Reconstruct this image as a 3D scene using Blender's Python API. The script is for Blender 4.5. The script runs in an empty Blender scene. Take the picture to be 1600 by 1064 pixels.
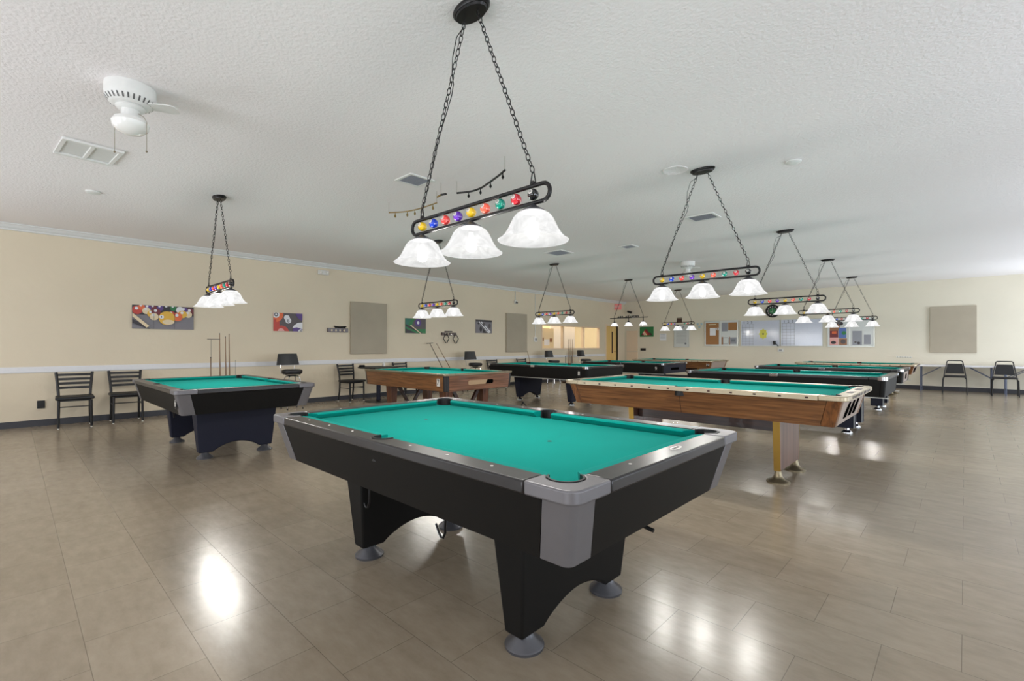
import bpy, bmesh, math, random
from mathutils import Vector, Matrix
random.seed(7)
PI = math.pi
SC = bpy.context.scene
COL = SC.collection

# ------------------------------------------------------------------ camera, light, exposure
EYE = 1.27
YAW = math.atan(708 / 745)
cam_d = bpy.data.cameras.new('camera')
cam_d.sensor_width = 36.0
cam_d.lens = 36.0 * 745 / 1600
cam_d.shift_y = 8 / 1600
cam_d.clip_start = 0.05
cam_o = bpy.data.objects.new('camera', cam_d)
cam_o.location = (0, 0, EYE)
cam_o.rotation_euler = (PI / 2, 0, YAW)
COL.objects.link(cam_o)
SC.camera = cam_o
SC.view_settings.view_transform = 'Standard'
SC.view_settings.look = 'None'
SC.view_settings.gamma = 1.0
SC.view_settings.use_curve_mapping = False
SC.view_settings.exposure = 0.22
world = bpy.data.worlds.new('world')
SC.world = world
world.use_nodes = True
world.node_tree.nodes['Background'].inputs[0].default_value = (0.75, 0.85, 1.0, 1)
world.node_tree.nodes['Background'].inputs[1].default_value = 1.0

LAMP_W = 22.0       # each bulb of the table lights
SHADE_E = 0.50      # glow of the glass shades
DAY_W = 88.0       # daylight through one window, fill behind the camera included
HC = 3.14           # ceiling
XL, XR, YN, YF = -10.6, 3.2, -3.2, 18.2

def area(name, loc, rot, sx, sy, w, col):
    l = bpy.data.lights.new(name, 'AREA'); l.shape = 'RECTANGLE'; l.size = sx; l.size_y = sy
    l.energy = w; l.color = col
    o = bpy.data.objects.new(name, l); o.location = loc; o.rotation_euler = rot; COL.objects.link(o)
    return o
# window daylight on the right; added as fill behind the camera, all tilted up
WIN_R = [(-0.6, 1.4), (3.4, 5.4), (7.4, 9.4), (11.4, 13.4), (15.2, 17.2)]
WIN_B = [(-9.2, -6.8), (-5.2, -2.8), (-1.2, 1.2)]  # unseen windows, put in to let the fill light through
for y0, y1 in WIN_R:
    area('daylight_fill', (XR + 0.45, (y0 + y1) / 2, 1.35), (0, PI / 2 + 0.5, 0), 2.2, y1 - y0, DAY_W * (1.8 if y0 > 14 else 1.0), (0.80, 0.89, 1.0))
for x0, x1 in WIN_B:
    area('daylight_fill', ((x0 + x1) / 2, YN - 0.45, 1.35), (PI / 2 + 0.5, 0, 0), x1 - x0, 2.2, DAY_W, (0.92, 0.95, 1.0))

# ------------------------------------------------------------------ materials
def newmat(name):
    m = bpy.data.materials.new(name); m.use_nodes = True
    nt = m.node_tree; b = nt.nodes['Principled BSDF']
    return m, nt, b
def srgb(c):
    return tuple((x / 12.92 if x <= 0.04045 else ((x + 0.055) / 1.055) ** 2.4) for x in (v / 255 for v in c)) + (1,)
def mat(name, col, rough=0.5, metal=0.0, noise=0.0, nscale=20, bump=0.0, bscale=60, coat=0.0, sheen=0.0, spec=0.5, emit=0.0, alpha=1.0):
    m, nt, b = newmat(name)
    c = srgb(col)
    b.inputs['Base Color'].default_value = c
    b.inputs['Roughness'].default_value = rough
    b.inputs['Metallic'].default_value = metal
    b.inputs['Specular IOR Level'].default_value = spec
    b.inputs['Coat Weight'].default_value = coat
    b.inputs['Coat Roughness'].default_value = 0.12
    b.inputs['Sheen Weight'].default_value = sheen
    if emit:
        b.inputs['Emission Color'].default_value = c
        b.inputs['Emission Strength'].default_value = emit
    tc = nt.nodes.new('ShaderNodeTexCoord')
    n = nt.nodes.new('ShaderNodeTexNoise'); n.inputs['Scale'].default_value = nscale; n.inputs['Detail'].default_value = 3
    nt.links.new(tc.outputs['Object'], n.inputs['Vector'])
    mx = nt.nodes.new('ShaderNodeMix'); mx.data_type = 'RGBA'
    k = noise if noise else 0.04
    mx.inputs[6].default_value = tuple(min(1, x * (1 - k)) for x in c[:3]) + (1,)
    mx.inputs[7].default_value = tuple(min(1, x * (1 + k)) for x in c[:3]) + (1,)
    nt.links.new(n.outputs[0], mx.inputs[0]); nt.links.new(mx.outputs[2], b.inputs['Base Color'])
    if bump:
        n2 = nt.nodes.new('ShaderNodeTexNoise'); n2.inputs['Scale'].default_value = bscale; n2.inputs['Detail'].default_value = 2
        nt.links.new(tc.outputs['Object'], n2.inputs['Vector'])
        bp = nt.nodes.new('ShaderNodeBump'); bp.inputs['Strength'].default_value = bump; bp.inputs['Distance'].default_value = 0.01
        nt.links.new(n2.outputs[0], bp.inputs['Height']); nt.links.new(bp.outputs[0], b.inputs['Normal'])
    return m
def wood(name, c1, c2, axis=0, rough=0.35, s=1.0, coat=0.2):
    m, nt, b = newmat(name)
    tc = nt.nodes.new('ShaderNodeTexCoord'); mp = nt.nodes.new('ShaderNodeMapping')
    sc = [28 * s, 28 * s, 28 * s]; sc[axis] = 1.6 * s
    mp.inputs['Scale'].default_value = sc
    nt.links.new(tc.outputs['Object'], mp.inputs[0])
    n = nt.nodes.new('ShaderNodeTexNoise'); n.inputs['Scale'].default_value = 1.0; n.inputs['Detail'].default_value = 5; n.inputs['Distortion'].default_value = 0.6
    nt.links.new(mp.outputs[0], n.inputs['Vector'])
    r = nt.nodes.new('ShaderNodeValToRGB'); r.color_ramp.elements[0].position = 0.33; r.color_ramp.elements[1].position = 0.68
    r.color_ramp.elements[0].color = srgb(c1); r.color_ramp.elements[1].color = srgb(c2)
    nt.links.new(n.outputs[0], r.inputs[0]); nt.links.new(r.outputs[0], b.inputs['Base Color'])
    b.inputs['Roughness'].default_value = rough; b.inputs['Coat Weight'].default_value = coat
    return m

M = {}
def wallmat(name, col):
    m, nt, b = newmat(name)
    g = nt.nodes.new('ShaderNodeNewGeometry')
    n = nt.nodes.new('ShaderNodeTexNoise'); n.inputs['Scale'].default_value = 1.3; n.inputs['Detail'].default_value = 4
    nt.links.new(g.outputs['Position'], n.inputs['Vector'])
    c = srgb(col)
    mx = nt.nodes.new('ShaderNodeMix'); mx.data_type = 'RGBA'
    mx.inputs[6].default_value = tuple(x * 0.95 for x in c[:3]) + (1,); mx.inputs[7].default_value = tuple(min(1, x * 1.05) for x in c[:3]) + (1,)
    nt.links.new(n.outputs[0], mx.inputs[0]); nt.links.new(mx.outputs[2], b.inputs['Base Color'])
    b.inputs['Roughness'].default_value = 0.6
    n2 = nt.nodes.new('ShaderNodeTexNoise'); n2.inputs['Scale'].default_value = 14; n2.inputs['Detail'].default_value = 4
    nt.links.new(g.outputs['Position'], n2.inputs['Vector'])
    bp = nt.nodes.new('ShaderNodeBump'); bp.inputs['Strength'].default_value = 0.35; bp.inputs['Distance'].default_value = 0.01
    nt.links.new(n2.outputs[0], bp.inputs['Height']); nt.links.new(bp.outputs[0], b.inputs['Normal'])
    return m
M['wall'] = wallmat('cream_plaster', (217, 204, 180))
M['wall_far'] = wallmat('pale_cream_plaster', (219, 212, 194))
def ceilmat():
    m, nt, b = newmat('popcorn_ceiling')
    g = nt.nodes.new('ShaderNodeNewGeometry')
    b.inputs['Base Color'].default_value = srgb((240, 236, 236)); b.inputs['Roughness'].default_value = 0.85
    n = nt.nodes.new('ShaderNodeTexVoronoi'); n.inputs['Scale'].default_value = 60
    n3 = nt.nodes.new('ShaderNodeTexNoise'); n3.inputs['Scale'].default_value = 45; n3.inputs['Detail'].default_value = 3
    nt.links.new(g.outputs['Position'], n.inputs['Vector']); nt.links.new(g.outputs['Position'], n3.inputs['Vector'])
    bp = nt.nodes.new('ShaderNodeBump'); bp.inputs['Strength'].default_value = 0.5; bp.inputs['Distance'].default_value = 0.012
    nt.links.new(n3.outputs[0], bp.inputs['Height']); nt.links.new(bp.outputs[0], b.inputs['Normal'])
    return m
M['ceiling'] = ceilmat()
def floormat():
    m, nt, b = newmat('vinyl_tile')
    g = nt.nodes.new('ShaderNodeNewGeometry')
    mp = nt.nodes.new('ShaderNodeMapping'); mp.inputs['Location'].default_value = (0.01, -0.218, 0)
    nt.links.new(g.outputs['Position'], mp.inputs[0])
    br = nt.nodes.new('ShaderNodeTexBrick')
    br.inputs['Scale'].default_value = 1.0; br.inputs['Brick Width'].default_value = 0.495; br.inputs['Row Height'].default_value = 0.333
    br.inputs['Mortar Size'].default_value = 0.0014; br.inputs['Mortar Smooth'].default_value = 0.1; br.offset = 0.5; br.inputs['Bias'].default_value = 0.0
    br.inputs['Color1'].default_value = srgb((160, 147, 128)); br.inputs['Color2'].default_value = srgb((153, 140, 121)); br.inputs['Mortar'].default_value = srgb((122, 111, 95))
    nt.links.new(mp.outputs[0], br.inputs['Vector'])
    mp2 = nt.nodes.new('ShaderNodeMapping'); mp2.inputs['Scale'].default_value = (4, 9, 1)
    nt.links.new(g.outputs['Position'], mp2.inputs[0])
    n = nt.nodes.new('ShaderNodeTexNoise'); n.inputs['Scale'].default_value = 1.6; n.inputs['Detail'].default_value = 8; n.inputs['Roughness'].default_value = 0.65
    nt.links.new(mp2.outputs[0], n.inputs['Vector'])
    mx = nt.nodes.new('ShaderNodeMix'); mx.data_type = 'RGBA'; mx.blend_type = 'MULTIPLY'; mx.inputs[0].default_value = 0.55
    rp = nt.nodes.new('ShaderNodeValToRGB'); rp.color_ramp.elements[0].position = 0.3; rp.color_ramp.elements[1].position = 0.7
    rp.color_ramp.elements[0].color = (0.62, 0.58, 0.52, 1); rp.color_ramp.elements[1].color = (1.0, 1.0, 1.0, 1)
    nt.links.new(n.outputs[0], rp.inputs[0]); nt.links.new(br.outputs[0], mx.inputs[6]); nt.links.new(rp.outputs[0], mx.inputs[7])
    nt.links.new(mx.outputs[2], b.inputs['Base Color'])
    b.inputs['Roughness'].default_value = 0.24
    b.inputs['Specular IOR Level'].default_value = 0.6
    n4 = nt.nodes.new('ShaderNodeTexNoise'); n4.inputs['Scale'].default_value = 5; n4.inputs['Detail'].default_value = 3
    nt.links.new(g.outputs['Position'], n4.inputs['Vector'])
    mr = nt.nodes.new('ShaderNodeMapRange'); mr.inputs[1].default_value = 0.1; mr.inputs[2].default_value = 0.9; mr.inputs[3].default_value = 0.20; mr.inputs[4].default_value = 0.262
    nt.links.new(n4.outputs[0], mr.inputs[0]); nt.links.new(mr.outputs[0], b.inputs['Roughness'])
    bp = nt.nodes.new('ShaderNodeBump'); bp.inputs['Strength'].default_value = 0.4; bp.inputs['Distance'].default_value = 0.002; bp.invert = True
    nt.links.new(br.outputs['Fac'], bp.inputs['Height'])
    nt.links.new(bp.outputs[0], b.inputs['Normal'])
    return m
M['floor'] = floormat()
def shademat(name, k):
    m, nt, b = newmat(name)
    tc = nt.nodes.new('ShaderNodeTexCoord')
    n = nt.nodes.new('ShaderNodeTexNoise'); n.inputs['Scale'].default_value = 9; n.inputs['Detail'].default_value = 4; n.inputs['Distortion'].default_value = 2.5
    nt.links.new(tc.outputs['Object'], n.inputs['Vector'])
    mr = nt.nodes.new('ShaderNodeMapRange'); mr.inputs[1].default_value = 0.3; mr.inputs[2].default_value = 0.7; mr.inputs[3].default_value = k * 0.94; mr.inputs[4].default_value = k * 1.34
    nt.links.new(n.outputs[0], mr.inputs[0])
    b.inputs['Base Color'].default_value = (0.012, 0.012, 0.012, 1); b.inputs['Roughness'].default_value = 0.3; b.inputs['Specular IOR Level'].default_value = 0.15
    b.inputs['Emission Color'].default_value = (1.0, 1.0, 1.0, 1)
    nt.links.new(mr.outputs[0], b.inputs['Emission Strength'])
    out = nt.nodes['Material Output']; tr = nt.nodes.new('ShaderNodeBsdfTransparent'); ms = nt.nodes.new('ShaderNodeMixShader')
    ms.inputs[0].default_value = 0.5
    nt.links.new(tr.outputs[0], ms.inputs[1]); nt.links.new(b.outputs[0], ms.inputs[2]); nt.links.new(ms.outputs[0], out.inputs['Surface'])
    return m
M['shade'] = shademat('alabaster_glass', SHADE_E * 1.25)
def bulbmat():
    m, nt, b = newmat('lit_bulb')
    out = nt.nodes['Material Output']; tr = nt.nodes.new('ShaderNodeBsdfTransparent'); em = nt.nodes.new('ShaderNodeEmission'); ad = nt.nodes.new('ShaderNodeAddShader')
    em.inputs[0].default_value = (1.0, 0.98, 0.93, 1); em.inputs[1].default_value = 1.6; tr.inputs[0].default_value = (0.8, 0.8, 0.8, 1)
    nt.links.new(tr.outputs[0], ad.inputs[0]); nt.links.new(em.outputs[0], ad.inputs[1]); nt.links.new(ad.outputs[0], out.inputs['Surface'])
    return m
M['bulb'] = bulbmat()
M['globe'] = mat('frosted_globe', (238, 238, 234), 0.25, coat=0.4)
M['cloth'] = mat('teal_cloth', (0, 130, 120), 0.95, noise=0.05, nscale=6, bump=0.05, bscale=900, sheen=0.03, spec=0.03)
M['cloth_green'] = mat('green_cloth', (0, 120, 92), 0.95, noise=0.05, nscale=6, sheen=0.03, spec=0.03)
M['black'] = mat('black_laminate', (18, 17, 16), 0.55, noise=0.06, spec=0.2)
M['navy'] = mat('dark_blue_laminate', (30, 32, 47), 0.55, noise=0.05, spec=0.25)
M['railblack'] = mat('satin_black_rail', (34, 32, 33), 0.33, noise=0.05, coat=0.1)
M['grey'] = mat('grey_cast_metal', (112, 110, 113), 0.42, metal=0.35, noise=0.05, bump=0.04, bscale=500)
M['rubber'] = mat('black_rubber', (17, 17, 18), 0.5)
M['slot_dark'] = mat('painted_slot_dark', (8, 8, 8), 1.0, spec=0.0)  # flat black laid on the aprons as the dark inside of the slots
M['pearl'] = mat('pearl_inlay', (225, 222, 215), 0.3)
M['footgrey'] = mat('dark_grey_foot', (84, 84, 88), 0.35, metal=0.4)
M['chrome'] = mat('chrome', (215, 217, 222), 0.12, metal=1.0)
M['brass'] = mat('brass', (170, 136, 66), 0.3, metal=0.85)
M['antique'] = mat('aged_brass', (140, 128, 104), 0.35, metal=0.8)
M['alu'] = mat('champagne_metal', (182, 169, 143), 0.35, metal=0.5, noise=0.06)
M['taupe'] = mat('taupe_laminate', (172, 156, 146), 0.45, noise=0.06)
M['walnut'] = wood('walnut_laminate', (88, 54, 28), (140, 94, 54), 0, s=1.6)
M['walnut_y'] = wood('walnut_laminate_across', (96, 60, 36), (150, 104, 78), 1)
M['walnut_z'] = wood('walnut_corner', (80, 46, 20), (140, 88, 46), 2, s=1.3)
M['rose'] = wood('rosewood_leg', (84, 54, 44), (124, 86, 74), 2)
M['darkwood'] = wood('dark_wood', (40, 20, 14), (72, 40, 28), 0)
M['redwood'] = wood('red_brown_wood', (76, 42, 26), (122, 74, 48), 2)
M['slotbeige'] = mat('beige_tray', (186, 156, 122), 0.5)
M['white'] = mat('white_paint', (225, 225, 222), 0.5)
M['crown'] = mat('pale_trim_paint', (216, 217, 215), 0.45)
M['rail'] = mat('pale_lilac_trim', (220, 220, 222), 0.4)
M['base'] = mat('dark_vinyl_base', (50, 50, 56), 0.4)
M['iron'] = mat('black_iron', (26, 25, 26), 0.38, metal=0.3)
M['bronze'] = mat('bronze_iron', (62, 42, 34), 0.4, metal=0.5)
M['gold'] = mat('gold_cable', (140, 116, 66), 0.4, metal=0.4)
M['panel'] = mat('grey_fabric_panel', (172, 162, 144), 0.95, noise=0.08, nscale=3, bump=0.1, bscale=700)
M['seat'] = mat('black_vinyl', (14, 14, 17), 0.45, bump=0.05, bscale=300)
M['glide'] = mat('pale_glide', (220, 218, 205), 0.5)
M['vent'] = mat('vent_dark', (88, 88, 88), 0.6)
M['paper'] = mat('white_paper', (232, 234, 238), 0.7)
M['greypaper'] = mat('grey_print', (150, 152, 160), 0.7)
M['text'] = mat('grey_text', (120, 124, 130), 0.7)
M['cork'] = mat('cork', (164, 118, 76), 0.9, noise=0.2, nscale=80)
M['board'] = mat('whiteboard', (196, 202, 218), 0.12, spec=0.7)
M['bframe'] = mat('aluminium_frame', (196, 198, 194), 0.35, metal=0.5)
M['frosted'] = mat('greyish_backing', (202, 206, 204), 0.3)
M['table_top'] = mat('pale_plastic', (226, 226, 230), 0.35)
M['steel'] = mat('blue_grey_steel', (92, 98, 116), 0.35, metal=0.5)
M['yellow'] = mat('yellow_paper', (226, 220, 96), 0.7)
M['star'] = mat('pale_blue_ornament', (170, 196, 206), 0.6)
M['doorwood'] = wood('maple_door', (226, 186, 112), (242, 206, 136), 2, s=0.4)
M['beigedoor'] = mat('beige_door', (226, 204, 178), 0.5)
M['lit'] = mat('warm_room_wall', (248, 232, 190), 0.7)
M['litwhite'] = mat('bright_room_panel', (244, 238, 232), 0.7)
M['red'] = mat('exit_red', (206, 120, 118), 0.5, emit=0.2)
def C(name, rgb, rough=0.5, **k):
    M[name] = mat(name, rgb, rough, **k)
for nm, c in dict(ball_yellow=(232, 190, 20), ball_blue=(18, 60, 190), ball_red=(226, 66, 62), ball_purple=(96, 44, 170), ball_orange=(250, 96, 74), ball_green=(0, 128, 108), ball_maroon=(196, 40, 52), ball_black=(20, 20, 22)).items():
    C(nm, c, 0.12, coat=0.6)
for nm, c in dict(art_grey=(122, 118, 124), art_dark=(44, 38, 44), art_red=(190, 62, 48), art_orange=(222, 104, 56), art_yellow=(224, 176, 62), art_cream=(226, 206, 170), art_white=(226, 226, 230), art_purple=(86, 58, 130), art_green=(34, 120, 66), art_teal=(38, 110, 92), art_maroon=(116, 40, 48), art_pink=(226, 166, 160), art_mid=(86, 78, 80), art_blue=(84, 112, 176), art_brown=(150, 104, 72)).items():
    C(nm, c, 0.45)

# ------------------------------------------------------------------ mesh collector
class G:
    def __init__(s): s.v = []; s.f = []; s.m = []; s.k = 0
    def add(s, vs, fs):
        o = len(s.v); s.v += [tuple(p) for p in vs]
        for f in fs: s.f.append([o + i for i in f]); s.m.append(s.k)
        return s
    def box(s, x0, x1, y0, y1, z0, z1):
        return s.add([(x0, y0, z0), (x1, y0, z0), (x1, y1, z0), (x0, y1, z0), (x0, y0, z1), (x1, y0, z1), (x1, y1, z1), (x0, y1, z1)],
                     [(0, 3, 2, 1), (4, 5, 6, 7), (0, 1, 5, 4), (1, 2, 6, 5), (2, 3, 7, 6), (3, 0, 4, 7)])
    def prism(s, poly, a0, a1, axis='z'):
        n = len(poly)
        def P(p, a): return {'z': (p[0], p[1], a), 'y': (p[0], a, p[1]), 'x': (a, p[0], p[1])}[axis]
        vs = [P(p, a0) for p in poly] + [P(p, a1) for p in poly]
        fs = [list(range(n)), list(range(n, 2 * n))] + [(i, (i + 1) % n, n + (i + 1) % n, n + i) for i in range(n)]
        return s.add(vs, fs)
    def loft(s, rings, cap=True, closed=True):
        n = len(rings[0]); vs = [p for r in rings for p in r]; fs = []
        for j in range(len(rings) - 1):
            for i in range(n if closed else n - 1):
                a, b = j * n + i, j * n + (i + 1) % n
                fs.append((a, b, b + n, a + n))
        if cap and closed: fs += [list(range(n)), list(range((len(rings) - 1) * n, len(rings) * n))]
        return s.add(vs, fs)
    def tube(s, path, r, n=8, closed=False):
        P = [Vector(p) for p in path]; m = len(P); rings = []; up = None
        for i in range(m):
            if closed: t = (P[(i + 1) % m] - P[i - 1])
            else: t = P[min(i + 1, m - 1)] - P[max(i - 1, 0)]
            t.normalize()
            if up is None:
                up = Vector((0, 0, 1)) if abs(t.z) < 0.9 else Vector((1, 0, 0))
            up = (up - t * up.dot(t)).normalized(); w = t.cross(up)
            rr = r[i] if isinstance(r, (list, tuple)) else r
            rings.append([tuple(P[i] + (up * math.cos(2 * PI * k / n) + w * math.sin(2 * PI * k / n)) * rr) for k in range(n)])
        if closed: rings.append(rings[0]); return s.loft(rings, cap=False)
        return s.loft(rings)
    def lathe(s, prof, n=24, cx=0, cy=0, cap=True, sx=1, sy=1):
        rings = [[(cx + r * sx * math.cos(2 * PI * k / n), cy + r * sy * math.sin(2 * PI * k / n), z) for k in range(n)] for r, z in prof]
        return s.loft(rings, cap=cap)
    def ball(s, c, r, n=20, m=12, sz=1.0):
        return s.lathe([(max(1e-4, r * math.sin(PI * i / m)), c[2] - r * sz * math.cos(PI * i / m)) for i in range(m + 1)], n, c[0], c[1])
    def xf(s, mt, start=0):
        s.v[start:] = [tuple(mt @ Vector(p)) for p in s.v[start:]]; return s
    def build(s, name, mats, parent=None, loc=(0, 0, 0), bevel=0, smooth=True, rot=0, seg=2):
        me = bpy.data.meshes.new(name)
        me.from_pydata(s.v, [], s.f)
        mats = mats if isinstance(mats, (list, tuple)) else [mats]
        for m in mats: me.materials.append(M[m] if isinstance(m, str) else m)
        bm = bmesh.new(); bm.from_mesh(me); bm.faces.ensure_lookup_table()
        for i, f in enumerate(bm.faces): f.material_index = s.m[i]
        bmesh.ops.recalc_face_normals(bm, faces=bm.faces)
        bm.to_mesh(me); bm.free()
        if smooth:
            me.shade_smooth(); me.set_sharp_from_angle(angle=math.radians(38))
        o = bpy.data.objects.new(name, me); COL.objects.link(o); o.location = loc; o.rotation_euler = (0, 0, rot)
        if parent: o.parent = parent
        if bevel:
            b = o.modifiers.new('bevel', 'BEVEL'); b.width = bevel; b.segments = seg; b.limit_method = 'ANGLE'; b.angle_limit = math.radians(40)
        return o

def tag(o, label=None, cat=None, group=None, kind=None):
    if label: o['label'] = label
    if cat: o['category'] = cat
    if group: o['group'] = group
    if kind: o['kind'] = kind
    return o
def thing(name, label, cat, loc=(0, 0, 0), rot=0, group=None):
    o = bpy.data.objects.new(name, None); o.empty_display_size = 0.1; COL.objects.link(o)
    o.location = loc; o.rotation_euler = (0, 0, rot)
    return tag(o, label, cat, group)
def kids(o): return [c for c in bpy.data.objects if c.parent == o]
def copy_tree(o, parent=None):
    c = o.copy(); COL.objects.link(c)
    if parent: c.parent = parent
    for ch in kids(o): copy_tree(ch, c)
    return c
def arc(cx, cy, r, a0, a1, n):
    return [(cx + r * math.cos(math.radians(a0 + (a1 - a0) * i / n)), cy + r * math.sin(math.radians(a0 + (a1 - a0) * i / n))) for i in range(n + 1)]
def text_geo(g, s, size, depth, fn):
    cu = bpy.data.curves.new('t', 'FONT'); cu.body = s; cu.size = size; cu.align_x = 'CENTER'; cu.align_y = 'CENTER'; cu.extrude = depth; cu.resolution_u = 2
    o = bpy.data.objects.new('t', cu); COL.objects.link(o)
    bpy.context.view_layer.update()
    me = bpy.data.meshes.new_from_object(o.evaluated_get(bpy.context.evaluated_depsgraph_get()))
    g.add([fn(v.co) for v in me.vertices], [list(p.vertices) for p in me.polygons])
    bpy.data.objects.remove(o); bpy.data.meshes.remove(me); bpy.data.curves.remove(cu)

# ------------------------------------------------------------------ the room
def struct(g, name, m, bevel=0, **k):
    o = g.build(name, m, bevel=bevel, smooth=False, **k); o['kind'] = 'structure'; return o
T = 0.15
struct(G().box(XL - 3, XR + T, YN - T, YF + T, -0.1, 0), 'floor', 'floor')
struct(G().box(XL - 3, XR + T, YN - T, YF + T, HC, HC + 0.1), 'ceiling', 'ceiling')
WY0, WY1, WZ0, WZ1 = 12.62, 16.25, 1.13, 2.02        # interior window
DY0, DY1, DZ = 16.72, 17.62, 2.08                    # doorway
g = G()
g.box(XL - T, XL, YN, WY0, 0, HC); g.box(XL - T, XL, WY0, WY1, 0, WZ0); g.box(XL - T, XL, WY0, WY1, WZ1, HC)
g.box(XL - T, XL, WY1, DY0, 0, HC); g.box(XL - T, XL, DY0, DY1, DZ, HC); g.box(XL - T, XL, DY1, YF, 0, HC)
struct(g, 'wall_left', 'wall')
struct(G().box(XL - 3, XR + T, YF, YF + T, 0, HC), 'wall_far', 'wall_far')
g = G(); ys = [YN] + [y for w in WIN_R for y in w] + [YF]
for i in range(0, len(ys), 2): g.box(XR, XR + T, ys[i], ys[i + 1], 0, HC)
for y0, y1 in WIN_R: g.box(XR, XR + T, y0, y1, 0, 0.35); g.box(XR, XR + T, y0, y1, 2.55, HC)
struct(g, 'wall_right', 'wall')
g = G(); xs = [XL - T] + [x for w in WIN_B for x in w] + [XR + T]
for i in range(0, len(xs), 2): g.box(xs[i], xs[i + 1], YN - T, YN, 0, HC)
for x0, x1 in WIN_B: g.box(x0, x1, YN - T, YN, 0, 0.35); g.box(x0, x1, YN - T, YN, 2.55, HC)
struct(g, 'wall_back', 'wall')
n = 1
for y0, y1 in WIN_R:
    g = G(); x0, x1 = XR + 0.02, XR + 0.08; m = (y0 + y1) / 2
    for a, b2 in ((y0, y0 + 0.05), (y1 - 0.05, y1), (m - 0.02, m + 0.02)): g.box(x0, x1, a, b2, 0.35, 2.55)
    for a, b2 in ((0.35, 0.40), (2.50, 2.55)): g.box(x0, x1, y0, y1, a, b2)
    struct(g, 'window_%d' % n, 'white'); n += 1
for x0, x1 in WIN_B:
    g = G(); m = (x0 + x1) / 2
    for a, b2 in ((x0, x0 + 0.05), (x1 - 0.05, x1), (m - 0.02, m + 0.02)): g.box(a, b2, YN - 0.08, YN - 0.02, 0.35, 2.55)
    for a, b2 in ((0.35, 0.40), (2.50, 2.55)): g.box(x0, x1, YN - 0.08, YN - 0.02, a, b2)
    struct(g, 'window_%d' % n, 'white'); n += 1
# mouldings of the left wall
def mould(name, prof, m, y0, y1):
    g = G(); g.prism([(XL + a, z) for a, z in prof], y0, y1, 'y'); return struct(g, name, m)
mould('trim_1', [(0.001, HC - 0.001), (0.085, HC - 0.001), (0.085, HC - 0.018), (0.07, HC - 0.026), (0.045, HC - 0.06), (0.02, HC - 0.078), (0.02, HC - 0.098), (0.001, HC - 0.105)], 'crown', YN, YF)
mould('trim_2', [(0.001, 0.842), (0.012, 0.842), (0.018, 0.855), (0.018, 0.925), (0.012, 0.938), (0.001, 0.938)], 'rail', YN, DY0 - 0.07)
mould('baseboard_left', [(0.001, 0), (0.014, 0), (0.014, 0.088), (0.009, 0.1), (0.001, 0.1)], 'base', YN, DY0 - 0.07)
g = G(); g.box(XL + 0.65, XR, YF - 0.014, YF - 0.001, 0, 0.115); struct(g, 'baseboard_far', 'base')
# interior window and the room behind it
g = G()
f = 0.05
g.box(XL - 0.1, XL + 0.015, WY0, WY1, WZ0 - 0.001, WZ0 + f); g.box(XL - 0.1, XL + 0.015, WY0, WY1, WZ1 - f, WZ1)
for y in (WY0, WY0 + 1.22, WY0 + 2.5, WY1 - f):
    g.box(XL - 0.1, XL + 0.015, y, y + f, WZ0 + f, WZ1 - f)
struct(g, 'window_9', 'beigedoor')
g = G()
g.box(XL - 3, XL - 2.9, 11.5, YF, 0, HC); g.box(XL - 2.9, XL - T, 11.4, 11.5, 0, HC)
struct(g, 'wall_back_room', 'lit')
area('back_room_light', (XL - 1.5, 14.6, HC - 0.05), (0, 0, 0), 2.0, 4.5, 115, (1.0, 0.92, 0.76))
t = thing('partition_screen', 'white folding partition seen through the interior window', 'partition', (XL - 0.9, 15.0, 0))
for i in range(2):
    G().box(-0.02, 0.02, -0.78 + i * 0.8, -0.02 + i * 0.8, 0.02, 2.3).build('panel', 'litwhite', t, bevel=0.004)
# picture in the back room
t = thing('framed_poster', 'pale framed poster with a brown and blue picture behind the interior window', 'picture', (XL - 0.45, 13.45, 1.28), 0)
G().box(-0.02, 0, -0.42, 0.42, -0.1, 0.62).build('backing', 'art_cream', t)
g = G(); g.box(0, 0.004, -0.36, 0.36, 0.0, 0.30); g.k = 1; g.box(0.004, 0.007, -0.14, 0.16, 0.0, 0.22); g.k = 2; g.box(0.004, 0.007, -0.33, -0.16, 0.16, 0.28); g.box(0.004, 0.007, 0.18, 0.33, 0.12, 0.26)
g.build('print', ['art_cream', 'art_white', 'art_brown'], t)
t = thing('poster_stand', 'thin display stand carrying the framed poster behind the window', 'stand', (XL - 0.5, 13.45, 0))
G().box(-0.02, 0.02, -0.02, 0.02, 0.02, 1.178).build('post', 'bframe', t)
G().lathe([(0.2, 0), (0.2, 0.015), (0.03, 0.03)], 24).build('base', 'bframe', t)
# doors
g = G(); w = 0.07
g.box(XL - 0.12, XL + 0.012, DY0 - w, DY0, 0, DZ + w); g.box(XL - 0.12, XL + 0.012, DY1, DY1 + w, 0, DZ + w); g.box(XL - 0.12, XL + 0.012, DY0, DY1, DZ, DZ + w)
struct(g, 'trim_3', 'beigedoor')
dr = struct(G().box(XL - 0.11, XL - 0.065, DY0 + 0.005, DY1 - 0.005, 0.01, DZ - 0.005), 'door_1', 'doorwood')
G().box(XL - 0.065, XL - 0.06, DY0 + 0.52, DY0 + 0.62, 0.95, 1.85).build('door_window', 'darkwood', dr)
gg = G(); gg.tube([(XL - 0.06, DY0 + 0.75, 1.02), (XL - 0.01, DY0 + 0.75, 1.02), (XL - 0.01, DY0 + 0.64, 1.02)], 0.01); gg.build('door_handle', 'brass', dr)
dr = struct(G().box(-10.5, -9.98, YF - 0.035, YF - 0.002, 0.01, 1.9), 'door_2', 'beigedoor', bevel=0.004)
G().box(-10.5, -9.98, YF - 0.045, YF - 0.035, 1.02, 1.035).build('push_bar', 'bframe', dr)
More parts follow.
